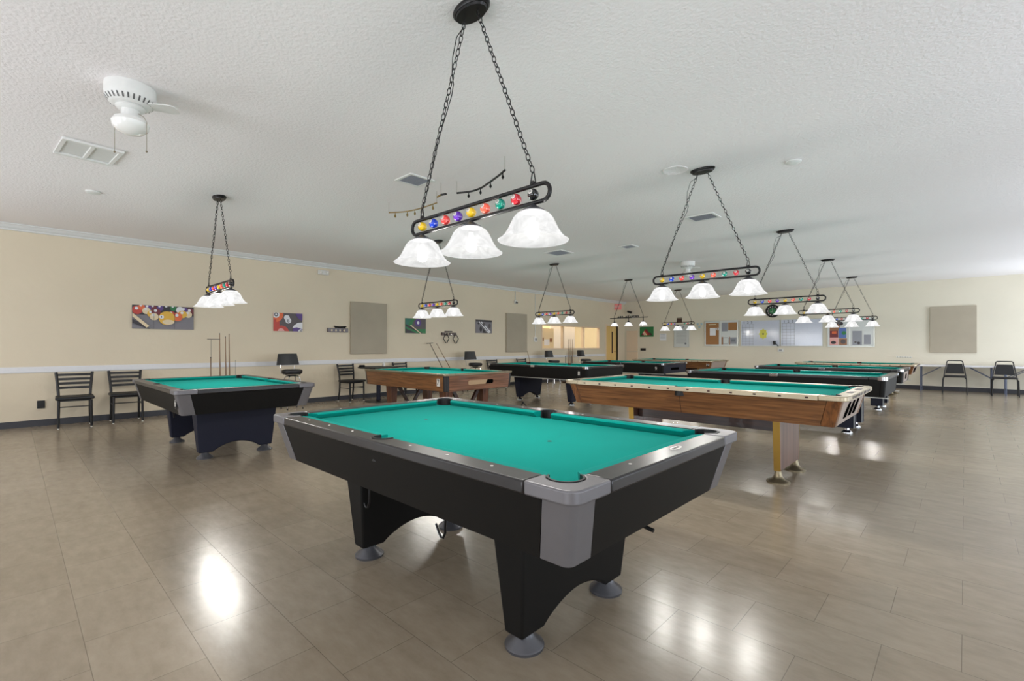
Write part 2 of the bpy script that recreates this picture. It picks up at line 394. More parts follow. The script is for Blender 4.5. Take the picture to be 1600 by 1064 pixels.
# light switch conduit etc. on the left wall
def wallbox(name, label, cat, y, z, w, h, d, m, face=None):
    t = thing(name, label, cat, (XL + 0.001, y, z))
    G().box(0, d, -w / 2, w / 2, -h / 2, h / 2).build('plate', m, t, bevel=min(0.004, d / 3))
    if face: face(t, d)
    return t
def outlet_face(t, d):
    for s in (-1, 1): G().box(d, d + 0.002, -0.018, 0.018, s * 0.026 - 0.012, s * 0.026 + 0.012).build('socket', 'rubber', t)
wallbox('wall_outlet', 'black double outlet plate low on the cream wall at far left', 'outlet', 0.335, 0.34, 0.09, 0.125, 0.012, 'rubber', outlet_face)

# ------------------------------------------------------------------ pool tables
def corner_pts(a, b, sx, sy, i, r, c, n=6):
    # plan outline round one corner, inset i, from the long side to the short side
    pts = [(a - c, b - i)] + [(a - i - r + r * math.sin(PI / 2 * k / n), b - i - r + r * math.cos(PI / 2 * k / n)) for k in range(n + 1)] + [(a - i, b - c)]
    return [(sx * x, sy * y) for x, y in pts]
def offs(pts, d, a, b, sx, sy):   # shrink towards the inside
    out = []
    for x, y in pts: out.append((x, y))
    return out
WR, Q, RP, Q2, R2, CU = 0.105, 0.125, 0.064, 0.088, 0.056, 0.05
CC = 0.20
def table(name, label, cx, cy, zt, L, W, st, number=None):
    S = dict(rail='railblack', cap='grey', cast='grey', side='black', end='black', cloth='cloth', zb=0.57, i1=0.018, i2=0.075, r=0.05, rt=0.045, legs='arch', legm='navy', feet='footgrey', cc=0.12)
    S.update(st)
    a, b = L / 2, W / 2; zb = S['zb'] * zt / 0.84; zr = zt - S['rt']; bed = zt - 0.04; pd = 0.045 if S['i2'] > 0.1 else 0.062
    t = thing(name, label, 'pool table', (cx, cy, 0), 0, None)
    # bed with pocket mouths
    P = []
    e = 0.11
    def quarter(sx, sy):
        al = math.degrees(math.atan2(math.sqrt(RP * RP - (Q - e) ** 2), -(Q - e)))
        pts = [(Q + RP * math.cos(math.radians(al - (al + (al - 90)) * k / 12.0)), Q + RP * math.sin(math.radians(al - (al + (al - 90)) * k / 12.0))) for k in range(13)]
        return pts
    al = math.degrees(math.acos((e - Q) / RP))
    bite = [(Q + RP * math.cos(math.radians(al + (90 - al - al) * k / 12)), Q + RP * math.sin(math.radians(al + (90 - al - al) * k / 12))) for k in range(13)]
    hb = math.sqrt(R2 ** 2 - (e - Q2) ** 2)
    sb = math.degrees(math.asin((e - Q2) / R2))
    sidebite = [(R2 * math.cos(math.radians(sb + (180 - 2 * sb) * k / 12)), Q2 + R2 * math.sin(math.radians(sb + (180 - 2 * sb) * k / 12))) for k in range(13)]
    def Cn(sx, sy, pts): return [(sx * (a - u), sy * (b - v)) for u, v in pts]
    P += Cn(-1, -1, bite)                                    # from u=e (left) to v=e
    P += [(-x, -(b - v)) for x, v in sidebite]
    P += Cn(1, -1, bite[::-1])
    P += Cn(1, 1, bite)
    P += [(x, b - v) for x, v in sidebite]
    P += Cn(-1, 1, bite[::-1])
    g = G(); g.prism(P, bed - 0.03, bed); o = g.build('playing_surface', S['cloth'], t, smooth=False)
    for k, x in enumerate((-0.5, 0.5)):
        g = G(); g.lathe([(0.011, bed + 0.0006), (0.011, bed + 0.0012)], 14, x * (L - 2 * (WR + CU)) / 2, 0); g.build('spot', 'rubber', o)
    # cushions
    def cushion(p0, p1, m0, m1, nrm):
        # p0,p1 ends at rail line ; m0,m1 how far the nose is pulled back ; nrm inward
        d = Vector((p1[0] - p0[0], p1[1] - p0[1])).normalized(); nv = Vector(nrm)
        sec = [(0.0, zt - 0.003), (0.03, zt - 0.004), (CU - 0.006, zt - 0.006), (CU, zt - 0.011), (CU - 0.002, zt - 0.017), (0.03, bed + 0.001), (0.0, bed + 0.001)]
        r0 = []; r1 = []
        for v, z in sec:
            q0 = Vector(p0) + nv * v + d * m0 * v / CU; q1 = Vector(p1) + nv * v - d * m1 * v / CU
            r0.append((q0.x, q0.y, z)); r1.append((q1.x, q1.y, z))
        G().loft([r0, r1]).build('cushion', S['cloth'] , t)
    pk = Q + math.sqrt(RP ** 2 - (Q - WR) ** 2)              # 0.186 where cushions start at corners
    hs = math.sqrt(R2 ** 2 - (WR - Q2) ** 2)
    for sy in (-1, 1):
        cushion((-a + pk, sy * (b - WR)), (-hs, sy * (b - WR)), 0.045, 0.018, (0, -sy))
        cushion((hs, sy * (b - WR)), (a - pk, sy * (b - WR)), 0.018, 0.045, (0, -sy))
    for sx in (-1, 1):
        cushion((sx * (a - WR), -b + pk), (sx * (a - WR), b - pk), 0.045, 0.045, (-sx, 0))
    # rails
    gap = 0.0025
    rails = []
    for sy in (-1, 1):
        h = math.degrees(math.asin((WR - Q2) / R2))
        notch = arc(0, 0, R2, 180 - h, 360 + h, 16) if False else [(R2 * math.cos(math.radians(180 - h + (180 + 2 * h) * k / 16)), Q2 + R2 * math.sin(math.radians(180 - h + (180 + 2 * h) * k / 16))) for k in range(17)]
        poly = [(-a + CC + gap, 0), (-a + CC + gap, WR)] + notch + [(a - CC - gap, WR), (a - CC - gap, 0)]
        poly = [(x, sy * (b - v)) for x, v in poly]
        g = G().prism(poly, zr, zt)
        if S.get('edge'):
            g.k = 1
            k = -a + 0.3
            while k < a - 0.25:
                y = sy * (b + 0.0005); g.box(k - 0.012, k + 0.012, min(y, y + sy * 0.003), max(y, y + sy * 0.003), zr + 0.012, zr + 0.026); k += 0.2
        rails.append(g.build('rail', [S['rail'], 'darkwood'], t, bevel=0.007))
    for sx in (-1, 1):
        poly = [(-b + CC + gap, 0), (-b + CC + gap, WR), (b - CC - gap, WR), (b - CC - gap, 0)]
        poly = [(sx * (a - v), y) for y, v in poly]
        g = G().prism(poly, zr, zt)
        if S.get('edge'):
            g.k = 1
            for k in range(12):
                y = -b + 0.25 + k * (W - 0.5) / 11; x = sx * (a + 0.0005)
                g.box(min(x, x + sx * 0.003), max(x, x + sx * 0.003), y - 0.018, y + 0.018, zr + 0.010, zr + 0.030)
            for y in (-0.2, 0.2):
                g.box(sx * a - sx * 0.05 - 0.022, sx * a - sx * 0.05 + 0.022, y - 0.09, y + 0.09, zt, zt + 0.0015)
        rails.append(g.build('rail', [S['rail'], 'art_mid'], t, bevel=0.007))
    if S.get('sights'):
        pl = L - 2 * (WR + CU)
        for i, sy in enumerate((-1, 1)):
            for k in (-3, -2, -1, 1, 2, 3):
                G().lathe([(0.0065, zt + 0.0002), (0.0065, zt + 0.0012)], 10, k * pl / 8, sy * (b - 0.062)).build('sight', 'pearl', rails[i])
        for i, sx in enumerate((-1, 1)):
            for k in ((-1, 1) if sx < 0 else (-1,)):
                G().lathe([(0.0065, zt + 0.0002), (0.0065, zt + 0.0012)], 10, sx * (a - 0.062), k * (W - 2 * (WR + CU)) / 4).build('sight', 'pearl', rails[2 + i])
    if S.get('badge'):
        bx = a - 0.06
        g = G(); g.lathe([(0.020, zt + 0.0002), (0.020, zt + 0.0015)], 24, bx, 0.1, sx=0.8, sy=2.3); g.k = 1
        for k in range(7): g.box(bx - 0.007, bx + 0.007, 0.066 + k * 0.010, 0.071 + k * 0.010, zt + 0.0015, zt + 0.0022)
        g.build('badge', ['pearl', 'rubber'], rails[3])
    # corners
    h = math.degrees(math.acos((WR - Q) / RP))               # ~107
    for sx in (-1, 1):
        for sy in (-1, 1):
            r = S['r']
            out = [(CC, 0)] + [(r - r * math.sin(PI / 2 * k / 8), r - r * math.cos(PI / 2 * k / 8)) for k in range(9)] + [(0, CC), (WR, CC), (WR, pk)]
            out += [(Q + RP * math.cos(math.radians(h + (450 - 2 * h) * k / 20)), Q + RP * math.sin(math.radians(h + (450 - 2 * h) * k / 20))) for k in range(1, 20)]
            out += [(pk, WR), (CC, WR)]
            g = G().prism(Cn(sx, sy, out), zr, zt + 0.0015)
            cp = g.build('corner_cap', S['cap'], t, bevel=0.009, seg=3)
            if S.get('chromes'):
                o2 = [(0.10, -0.004)] + [(r - (r + 0.004) * math.sin(PI / 2 * k / 8), r - (r + 0.004) * math.cos(PI / 2 * k / 8)) for k in range(9)] + [(-0.004, 0.10)]
                o2 += [(0.02, 0.10)] + [(r - (r - 0.02) * math.sin(PI / 2 * (8 - k) / 8), r - (r - 0.02) * math.cos(PI / 2 * (8 - k) / 8)) for k in range(9)] + [(0.10, 0.02)]
                G().prism(Cn(sx, sy, o2), zr - 0.004, zt + 0.003).build('corner_trim', 'chrome', cp, bevel=0.002)
            # pocket liner
            x0, y0 = sx * (a - Q), sy * (b - Q)
            g = G(); w0, w1 = h - 4, 450 - h + 4 - 0
            def ringpt(rad, ang): return (sx * (a - (Q + rad * math.cos(math.radians(ang)))), sy * (b - (Q + rad * math.sin(math.radians(ang)))))
            angs = [h + (450 - 2 * h) * k / 24 for k in range(25)]
            poly = [ringpt(RP - 0.0005, q) for q in angs] + [ringpt(RP - 0.008, q) for q in angs[::-1]]
            g.prism(poly, bed - pd, zt + 0.003)
            fu = [ringpt(RP - 0.0005, 360 * k / 32) for k in range(32)]
            g.loft([[(x, y, z) for x, y in fu] for z in (bed - 0.031, bed - pd)], cap=False)
            g.lathe([(RP, bed - pd), (RP, bed - pd - 0.004)], 24, x0, y0)
            g.build('pocket', 'rubber', t)
            # casting
            i1, i2 = S['i1'], S['i2']
            rr = max(0.012, r - i1)
            def ring(z, i, th, c):
                o_ = corner_pts(a, b, sx, sy, i, rr, c + i, 6); n_ = corner_pts(a, b, sx, sy, i + th, max(0.004, rr - th), c + i, 6)
                return [(x, y, z) for x, y in o_ + n_[::-1]]
            g = G().loft([ring(zb, i2, 0.018, S['cc']), ring(zr, i1, 0.018, S['cc'])])
            g.build('corner_casting', S['cast'], t, bevel=0.003)
    for sy in (-1, 1):
        g = G()
        ang = [R2 - 0.0005, R2 - 0.008]
        hh = math.degrees(math.asin((WR - Q2) / R2))
        angs = [180 - hh + (180 + 2 * hh) * k / 20 for k in range(21)]
        poly = [(ang[0] * math.cos(math.radians(q)), sy * (b - Q2 - ang[0] * math.sin(math.radians(q)))) for q in angs] + [(ang[1] * math.cos(math.radians(q)), sy * (b - Q2 - ang[1] * math.sin(math.radians(q)))) for q in angs[::-1]]
        g.prism(poly, bed - pd, zt + 0.003)
        fu = [(ang[0] * math.cos(2 * PI * k / 28), sy * (b - Q2) + ang[0] * math.sin(2 * PI * k / 28)) for k in range(28)]
        g.loft([[(x, y, z) for x, y in fu] for z in (bed - 0.031, bed - pd)], cap=False)
        g.lathe([(R2, bed - pd), (R2, bed - pd - 0.004)], 20, 0, sy * (b - Q2))
        g.build('pocket', 'rubber', t)
        if S.get('chromes'):
            G().box(-0.055, 0.055, min(sy * (b + 0.004), sy * (b - 0.012)), max(sy * (b + 0.004), sy * (b - 0.012)), zr - 0.003, zt + 0.003).build('pocket_trim', 'chrome', t, bevel=0.002)
    # aprons
    i1, i2, c = S['i1'], S['i2'], S['cc']
    i1 += 0.002; i2 += 0.002
    for sy in (-1, 1):
        g = G(); x1, x2 = a - c - i1 - 0.001, a - c - i2 - 0.001
        g.loft([[(-x2, sy * (b - i2), zb), (x2, sy * (b - i2), zb), (x2, sy * (b - i2 - 0.02), zb), (-x2, sy * (b - i2 - 0.02), zb)],
                [(-x1, sy * (b - i1), zr), (x1, sy * (b - i1), zr), (x1, sy * (b - i1 - 0.02), zr), (-x1, sy * (b - i1 - 0.02), zr)]])
        if S.get('seam'):
            g.k = 1; yy = sy * (b - i1 + 0.0008); y2 = sy * (b - i2 + 0.0008)
            g.add([(-0.003, y2, zb), (0.003, y2, zb), (0.003, yy, zr), (-0.003, yy, zr)], [(0, 1, 2, 3)])
        o = g.build('side_apron', [S['side'], 'darkwood'], t, smooth=False)
        if S.get('line'):
            G().box(-x2 - 0.1, x2 + 0.1, min(sy * (b - i2 + 0.006), sy * (b - i2 - 0.01)), max(sy * (b - i2 + 0.006), sy * (b - i2 - 0.01)), zb - 0.012, zb).build('trim_strip', 'bframe', o)
    for sx in (-1, 1):
        y1, y2 = b - c - i1 - 0.001, b - c - i2 - 0.001
        def PP(tt, zz, off=0.0):   # point on the slanted end face
            k = (zz - zb) / (zr - zb); i = i2 + (i1 - i2) * k
            return (sx * (a - i + off), tt, zz)
        g = G(); g.loft([[(sx * (a - i2), -y2, zb), (sx * (a - i2), y2, zb), (sx * (a - i2 - 0.02), y2, zb), (sx * (a - i2 - 0.02), -y2, zb)],
                         [(sx * (a - i1), -y1, zr), (sx * (a - i1), y1, zr), (sx * (a - i1 - 0.02), y1, zr), (sx * (a - i1 - 0.02), -y1, zr)]])
        o = g.build('end_apron', S['end'], t, smooth=False)
        if sx > 0 and S.get('slot'):
            k = S['slot']; zm = (zb + zr) / 2
            if k == 'three':
                for j in range(3):
                    yc = -0.235 + j * 0.22
                    q = [(yc - 0.065, zm - 0.07), (yc + 0.05, zm - 0.07), (yc + 0.085, zm + 0.0), (yc + 0.085, zm + 0.065), (yc + 0.0, zm + 0.065), (yc - 0.065, zm - 0.01)]
                    gg = G(); gg.loft([[PP(y, z, -0.004) for y, z in q], [PP(y, z, 0.005) for y, z in q]]); gg.build('ball_slot', 'slot_dark', o, smooth=False)
            elif k == 'wide':
                q = [(y * 1.0, z) for y, z in arc(0.24, zm, 0.035, -90, 90, 8) + arc(-0.24, zm, 0.035, 90, 270, 8)]
                gg = G(); gg.loft([[PP(y, z, -0.004) for y, z in q], [PP(y, z, 0.005) for y, z in q]]); gg.k = 1
                q = arc(0.24, zm, 0.034, -90, 90, 8) + [(0.14, zm + 0.034), (0.10, zm - 0.034)]
                gg.loft([[PP(y, z, 0.003) for y, z in q], [PP(y, z, 0.007) for y, z in q]])
                gg.build('ball_return', ['slotbeige', 'slot_dark'], o, smooth=False)
            elif k == 'dark':
                q = arc(0.2, zm, 0.03, -90, 90, 8) + arc(-0.2, zm, 0.03, 90, 270, 8)
                gg = G(); gg.loft([[PP(y, z, -0.004) for y, z in q], [PP(y, z, 0.005) for y, z in q]]); gg.build('ball_slot', 'slot_dark', o, smooth=False)
            elif k == 'framed':
                q = [(-0.42, zb + 0.01), (0.42, zb + 0.01), (0.45, zr - 0.02), (-0.45, zr - 0.02)]
                gg = G(); gg.loft([[PP(y, z, -0.002) for y, z in q], [PP(y, z, 0.003) for y, z in q]]); gg.k = 1
                q = [(-0.14, zm - 0.05), (0.14, zm - 0.05), (0.14, zm + 0.045), (-0.14, zm + 0.045)]
                gg.loft([[PP(y, z, 0.003) for y, z in q], [PP(y, z, 0.006) for y, z in q]]); gg.build('slot_plate', ['taupe', 'slot_dark'], o, smooth=False)
    G().box(-a + i2 + 0.03, a - i2 - 0.03, -b + i2 + 0.03, b - i2 - 0.03, zb + 0.004, zb + 0.03).build('underframe', 'black', t)
    # number plate on the near long side
    if number:
        px = a - 0.20 if S.get('chromes') or S['legs'] == 'wood' else a - 0.15
        zc = (zb + zr) / 2 + 0.02; k = (zc - zb) / (zr - zb); yy = -(b - (i2 + (i1 - i2) * k)) - 0.004
        g = G().box(px - 0.033, px + 0.033, yy - 0.004, yy + 0.006, zc - 0.06, zc + 0.055); g.k = 1
        text_geo(g, number, 0.115, 0.001, lambda v: (px + v.x, yy - 0.0055 - v.z, zc + v.y - 0.002))
        g.build('number_plate', [S.get('pl', 'rubber'), S.get('pt', 'pearl')], t, smooth=False)
    # legs
    lx = S.get('lx', 0.655)
    if S['legs'] == 'arch':
        wy = S.get('wy', 0.385); ly = S.get('ly', 0.0)
        for sx in (-1, 1):
            poly = [(-wy - 0.045, zb + 0.02), (-wy, 0.068), (-wy + 0.14, 0.068)]
            x0 = wy - 0.14; ah = S.get('ah', 0.088)
            poly += [(-x0 + 2 * x0 * k / 14, 0.068 + ah * math.sin(PI * k / 14) ** 0.8) for k in range(1, 14)]
            poly += [(wy - 0.14, 0.068), (wy, 0.068), (wy + 0.045, zb + 0.02)]
            g = G().prism(poly, -1, 1, 'x')
            g.v = [(sx * lx + x * (0.045 + 0.05 * z / zb), y + ly, z) for x, y, z in g.v]
            g.build('leg', S['legm'], t, bevel=0.012, seg=3)
        fp = [(sx * lx, ly + sy * 0.315) for sx in (-1, 1) for sy in (-1, 1)]
    elif S['legs'] == 'box':
        fp = []
        for sx in (-1, 1):
            for sy in (-1, 1):
                x, y = sx * 0.87, sy * 0.36; fp.append((x, y))
                g = G(); g.box(x - 0.10, x + 0.10, y - 0.10, y + 0.10, 0.085, zb + 0.01); g.k = 1
                g.box(x + 0.096, x + 0.103, y - 0.103, y - 0.096, 0.085, zb)
                g.build('leg', [S['legm'], 'bframe'], t, bevel=0.004)
    elif S['legs'] == 'pedestal':
        fp = []
        for sx in (-1, 1):
            x = sx * 0.745 + 0.05
            g = G(); g.loft([[(x - 0.027, -0.33, 0.11), (x + 0.027, -0.33, 0.11), (x + 0.027, 0.33, 0.11), (x - 0.027, 0.33, 0.11)],
                             [(x - 0.03, -0.36, zb + 0.01), (x + 0.03, -0.36, zb + 0.01), (x + 0.03, 0.36, zb + 0.01), (x - 0.03, 0.36, zb + 0.01)]])
            lg = g.build('leg', 'rose', t, bevel=0.003)
            for sy in (-1, 1):
                G().loft([[(x - 0.028, sy * 0.331, 0.11), (x + 0.028, sy * 0.331, 0.11), (x + 0.028, sy * 0.337, 0.11), (x - 0.028, sy * 0.337, 0.11)],
                          [(x - 0.031, sy * 0.361, zb), (x + 0.031, sy * 0.361, zb), (x + 0.031, sy * 0.367, zb), (x - 0.031, sy * 0.367, zb)]]).build('brass_edge', 'brass', lg)
                fp.append((x, sy * 0.30))
        G().box(-0.66, 0.76, -0.26, 0.26, zb - 0.14, zb + 0.004).build('stretcher', 'darkwood', t)
    else:
        fp = []
        for sx in (-1, 1):
            for sy in (-1, 1):
                x, y = sx * (a - 0.42), sy * (b - 0.34)
                g = G().loft([[(x - 0.055, y - 0.05, 0.03), (x + 0.055, y - 0.05, 0.03), (x + 0.055, y + 0.05, 0.03), (x - 0.055, y + 0.05, 0.03)],
                              [(x - 0.095, y - 0.07, zb + 0.01), (x + 0.095, y - 0.07, zb + 0.01), (x + 0.095, y + 0.07, zb + 0.01), (x - 0.095, y + 0.07, zb + 0.01)]])
                g.build('leg', 'redwood', t, bevel=0.004)
                G().lathe([(0.05, 0), (0.05, 0.01), (0.02, 0.03), (0.02, 0.04)], 16, x, y).build('foot', 'chrome', t)
            x = sx * (a - 0.42)
            for s in (-1, 1):
                g = G().loft([[(x - s * 0.02 - 0.0, 0.02 * s, 0.16), (x - s * 0.02 + 0.05, 0.02 * s, 0.16), (x - s * 0.02 + 0.05, 0.07 * s, 0.16), (x - s * 0.02, 0.07 * s, 0.16)],
                              [(x - s * 0.02, s * 0.28, zb), (x - s * 0.02 + 0.05, s * 0.28, zb), (x - s * 0.02 + 0.05, s * 0.35, zb), (x - s * 0.02, s * 0.35, zb)]])
                g.build('brace', 'darkwood', t)
    if S['legs'] != 'wood':
        R = S.get('fr', 0.083); top = 0.069 if S['legs'] == 'arch' else (0.086 if S['legs'] == 'box' else 0.111)
        g0 = None
        for x, y in fp:
            if S['legs'] == 'pedestal': pr = [(R, 0), (R, 0.012), (R * 0.9, 0.022), (R * 0.55, 0.034), (R * 0.35, 0.06), (R * 0.28, top)]
            else: pr = [(R, 0), (R * 1.02, 0.012), (R * 0.97, 0.018), (R * 0.52, 0.046), (R * 0.42, top)]
            if g0 is None: g0 = G().lathe(pr, 32).build('foot', S['feet'], t, (x, y, 0))
            else:
                o = g0.copy(); COL.objects.link(o); o.location = (x, y, 0)
    return t
BLK = dict(sights=1)
BOXY = dict(cap='railblack', cast='black', chromes=1, i1=0.012, i2=0.03, r=0.05, line=1, cc=0.055, rt=0.04, feet='chrome', fr=0.07)
WOODY = dict(rail='alu', cap='alu', cast='walnut_z', side='walnut', end='taupe', i1=0.045, i2=0.105, r=0.07, cc=0.10, rt=0.04, zb=0.585, legs='pedestal', feet='antique', fr=0.10, edge=1, seam=1, slot='three')
t1 = table('pool_table', 'largest pool table in front, black with grey corner castings and bright teal cloth', -1.985, 1.825, 0.84, 2.33, 1.40, dict(sights=1, badge=1, legm='black', lx=0.632, ly=-0.01))
t2 = table('pool_table', 'black pool table with grey corners at the left, near two ladder-back chairs', -6.88, 1.83, 0.82, 2.42, 1.42, dict(sights=0), '6')
t7 = table('pool_table', 'wood-sided pool table with pale metal rails and three slots, behind the front table', -2.055, 5.22, 0.865, 2.78, 1.42, dict(WOODY, sights=1))
t8 = table('pool_table', 'dark pool table with chrome corners just behind the wood-sided table on the right', -2.12, 8.76, 0.845, 2.74, 1.50, dict(BOXY, legs='box'))
t9 = table('pool_table', 'dark pool table with a white-framed slot in its end, second behind the wooden one', -2.13, 12.2, 0.822, 2.60, 1.48, dict(BOXY, legs='box', slot='framed'))
t10 = table('pool_table', 'brown pool table furthest back on the right, close to the far wall boards', -2.15, 15.75, 0.808, 2.60, 1.46, dict(WOODY))
t3 = table('pool_table', 'brown wooden pool table with black corner posts and a beige ball return slot', -6.86, 5.24, 0.835, 2.42, 1.48, dict(rail='antique', cap='antique', cast='railblack', side='walnut', end='walnut_y', cc=0.065, i1=0.012, i2=0.03, r=0.06, rt=0.03, legs='wood', slot='wide', zb=0.57, pl='pearl', pt='rubber'), '7')
t4 = table('pool_table', 'black pool table with arched legs, third in the left row, cues standing behind', -6.85, 8.58, 0.846, 2.85, 1.45, dict(BOXY, lx=0.75), '8')
t5 = table('pool_table', 'black pool table with a dark slot in its grey end, fourth in the left row', -6.77, 12.03, 0.819, 2.54, 1.46, dict(BOXY, end='navy', slot='dark', lx=0.7), '9')
t6 = table('pool_table', 'brown pool table with a taupe end, furthest back in the left row', -6.93, 15.4, 0.807, 2.72, 1.5, dict(WOODY, slot=None), '10')
def hook(parent, x, y, z, rot, s=1.0):
    pts = [(0, 0, 0.06), (0, 0, -0.05 * s), (0.004, 0, -0.125 * s), (0.02, 0, -0.125 * s - 0.03), (0.04, 0, -0.125 * s - 0.032), (0.058, 0, -0.125 * s - 0.012), (0.085, 0, -0.125 * s + 0.03)]
    g = G().tube(pts, 0.0065, 8); g.xf(Matrix.Translation((x, y, z)) @ Matrix.Rotation(rot, 4, 'Z')); return g.build('cue_hook', 'iron', parent)
hook(t1, -0.50, -0.40, 0.52, PI, 1.25); hook(t1, -0.03, -0.22, 0.46, PI, 1.55); hook(t2, -0.1, -0.45, 0.55, PI)
hook(t3, 0.7, 0.35, 0.56, PI / 2)
g = G().tube([(0.93, 0.05, 0.59), (0.935, 0.05, 0.53), (0.96, 0.05, 0.50), (1.0, 0.05, 0.492), (1.03, 0.05, 0.487)], 0.009, 8); g.build('cue_hook', 'iron', t1)

# ------------------------------------------------------------------ table lights
def link_ring(c, d, side, rl=0.0215, rw=0.011, th=0.0021):
    pts = []
    for k in range(12):
        q = 2 * PI * k / 12
        pts.append(c + d * rl * math.cos(q) + side * rw * math.sin(q))
    return pts
def chain_mesh(p0, p1, pitch=0.0345):
    p0, p1 = Vector(p0), Vector(p1); d = (p1 - p0); Ln = d.length; d.normalize()
    u = d.cross(Vector((0, 1, 0))).normalized(); w = d.cross(u)
    g = G(); n = int(Ln / pitch)
    for i in range(n):
        c = p0 + d * (Ln * (i + 0.5) / n)
        g.tube(link_ring(c, d, u if i % 2 else w), 0.0026, 5, closed=True)
    return g
SHX = 0.455
BALLS = ['ball_yellow', 'ball_blue', 'ball_red', 'ball_purple', 'ball_yellow', 'ball_orange', 'ball_green', 'ball_maroon', 'ball_black']
NUMS = ['1', '2', '3', '4', '9', '5', '6', '7', '8']
ZB, ZR = 2.008, 1.785      # frame centre, shade rim
def bulb_light(parent, x, z, w=LAMP_W):
    l = bpy.data.lights.new('bulb_light', 'POINT'); l.energy = w; l.color = (1.0, 0.97, 0.92); l.shadow_soft_size = 0.045
    o = bpy.data.objects.new('bulb_light', l); COL.objects.link(o); o.location = (x, 0, z); o.parent = parent
def bell(R, H, th=0.004):
    prof = [(0.048, H), (0.060, H - 0.002), (0.080, H - 0.014), (0.098, H * 0.76), (0.112, H * 0.56), (0.124, H * 0.38), (0.139, H * 0.21), (0.156, H * 0.08), (0.168, H * 0.02), (R, 0.0)]
    s = R / 0.174
    prof = [(r * s, z) for i, (r, z) in enumerate(prof)]
    inner = [(r - th, z - 0.001 if i < 3 else z) for i, (r, z) in enumerate(prof)]
    return prof + [(R - th / 2, -0.003)] + inner[::-1]
def rack_light(label, x, y, variant='balls'):
    t = thing('pool_table_light', label, 'hanging light', (x, y, 0), 0, None)
    iron = 'bronze' if variant == 'sign' else 'iron'
    zc = HC - 0.001
    # oval canopy
    cn = G().lathe([(0.13, zc), (0.13, zc - 0.012), (0.118, zc - 0.022), (0.112, zc - 0.022), (0.106, zc - 0.034), (0.02, zc - 0.036)], 40, sx=1, sy=0.56).build('canopy', iron, t)
    for k in (-1, 1):
        G().tube([(k * 0.055 + 0.0, 0, zc - 0.034), (k * 0.055 + 0.008, 0, zc - 0.048), (k * 0.055, 0, zc - 0.056), (k * 0.055 - 0.008, 0, zc - 0.048)], 0.003, 6, closed=True).build('chain_loop', iron, cn)
    if variant == 'bar':
        top = ZB + 0.05
        G().tube([(-0.60, 0, top), (0.60, 0, top)], 0.011, 10).build('frame', iron, t)
        g = G()
        for k in range(11):
            xx = -0.32 + k * 0.062
            if k == 3: continue
            g.ball((xx, 0, top + 0.035 + 0.004 * (k % 3)), 0.020 + 0.004 * (k % 2), 10, 6)
        g.box(-0.36, 0.34, -0.006, 0.006, top + 0.008, top + 0.018)
        g.build('ornament', iron, t)
        hz = top
    else:
        hz = ZB + 0.05
        n = 10; hl = 0.56; hr = 0.042
        path = [(hl - hr + hr * math.cos(q), 0, ZB + hr * math.sin(q)) for q in [(-PI / 2 + PI * k / n) for k in range(n + 1)]] + [(-hl + hr + hr * math.cos(q), 0, ZB + hr * math.sin(q)) for q in [(PI / 2 + PI * k / n) for k in range(n + 1)]]
        fr = G().tube(path, 0.0105, 10, closed=True).build('frame', iron, t)
        for k in range(9):
            bx = -SHX + k * 2 * SHX / 8
            if variant == 'sign' and k in (4, 5): continue
            b = G().ball((bx, 0, ZB), 0.028).build('ball', BALLS[k], t)
            g = G(); dirv = Vector((0.08, -0.9, 0.30)).normalized()
            side = dirv.cross(Vector((0, 0, 1))).normalized(); upv = side.cross(dirv)
            rim = [(Vector((bx, 0, ZB)) + dirv * 0.0258 + (side * math.cos(2 * PI * j / 16) + upv * math.sin(2 * PI * j / 16)) * 0.0118) for j in range(16)]
            cen = Vector((bx, 0, ZB)) + dirv * 0.0284
            g.add([tuple(p) for p in rim] + [tuple(cen)], [(j, (j + 1) % 16, 16) for j in range(16)])
            g.k = 1
            if variant == 'balls':
                text_geo(g, NUMS[k], 0.015, 0.0003, lambda v: tuple(Vector((bx, 0, ZB)) + dirv * (0.0290 + v.z) - side * -v.x * -1 * 1 + side * 0 + upv * v.y) if False else tuple(Vector((bx, 0, ZB)) + dirv * (0.0290 + v.z) + side * (-v.x) * -1 + upv * v.y))
            g.build('number_spot', ['pearl', 'rubber'], b, smooth=False)
        if variant == 'sign':
            g = G().box(-0.03, 0.15, -0.014, -0.004, ZB + 0.02, ZB + 0.19); g.k = 1
            g.lathe([(0.055, 0), (0.055, 0.003)], 24, sx=1.2); 
            st = len(g.v) - 48
            g.xf(Matrix.Translation((0.06, -0.014, ZB + 0.095)) @ Matrix.Rotation(PI / 2, 4, 'X'), st)
            g.k = 2; g.box(-0.01, 0.13, -0.017, -0.0145, ZB + 0.158, ZB + 0.172); g.box(-0.01, 0.13, -0.017, -0.0145, ZB + 0.028, ZB + 0.036)
            g.build('plaque', ['bronze', 'darkwood', 'antique'], t)
    for k in (-1, 1):
        hx = k * SHX
        g = G()
        g.tube([(hx - 0.018, 0, hz), (hx + 0.018, 0, hz), (hx + 0.004, 0, hz + 0.062), (hx - 0.004, 0, hz + 0.062)], 0.0035, 6, closed=True)
        g.ball((hx, 0, hz + 0.006), 0.012, 10, 6)
        g.build('hanger', iron, t)
        chain_mesh((k * 0.055, 0, zc - 0.05), (hx, 0, hz + 0.06)).build('chain', iron, t, smooth=True)
    g = G().tube([(-0.05, 0, zc - 0.03), (-0.062, 0.002, zc - 0.07), (-0.13, 0.004, zc - 0.10), (-0.165, 0.004, zc - 0.20), (-0.17, 0.003, zc - 0.30), (-0.155, 0.002, zc - 0.36), (-0.17, 0.001, zc - 0.42), (-0.22, 0.005, zc - 0.50), (-0.30, -0.005, zc - 0.66), (-0.38, 0.005, zc - 0.84), (-SHX, 0, hz + 0.05)], 0.0028, 6)
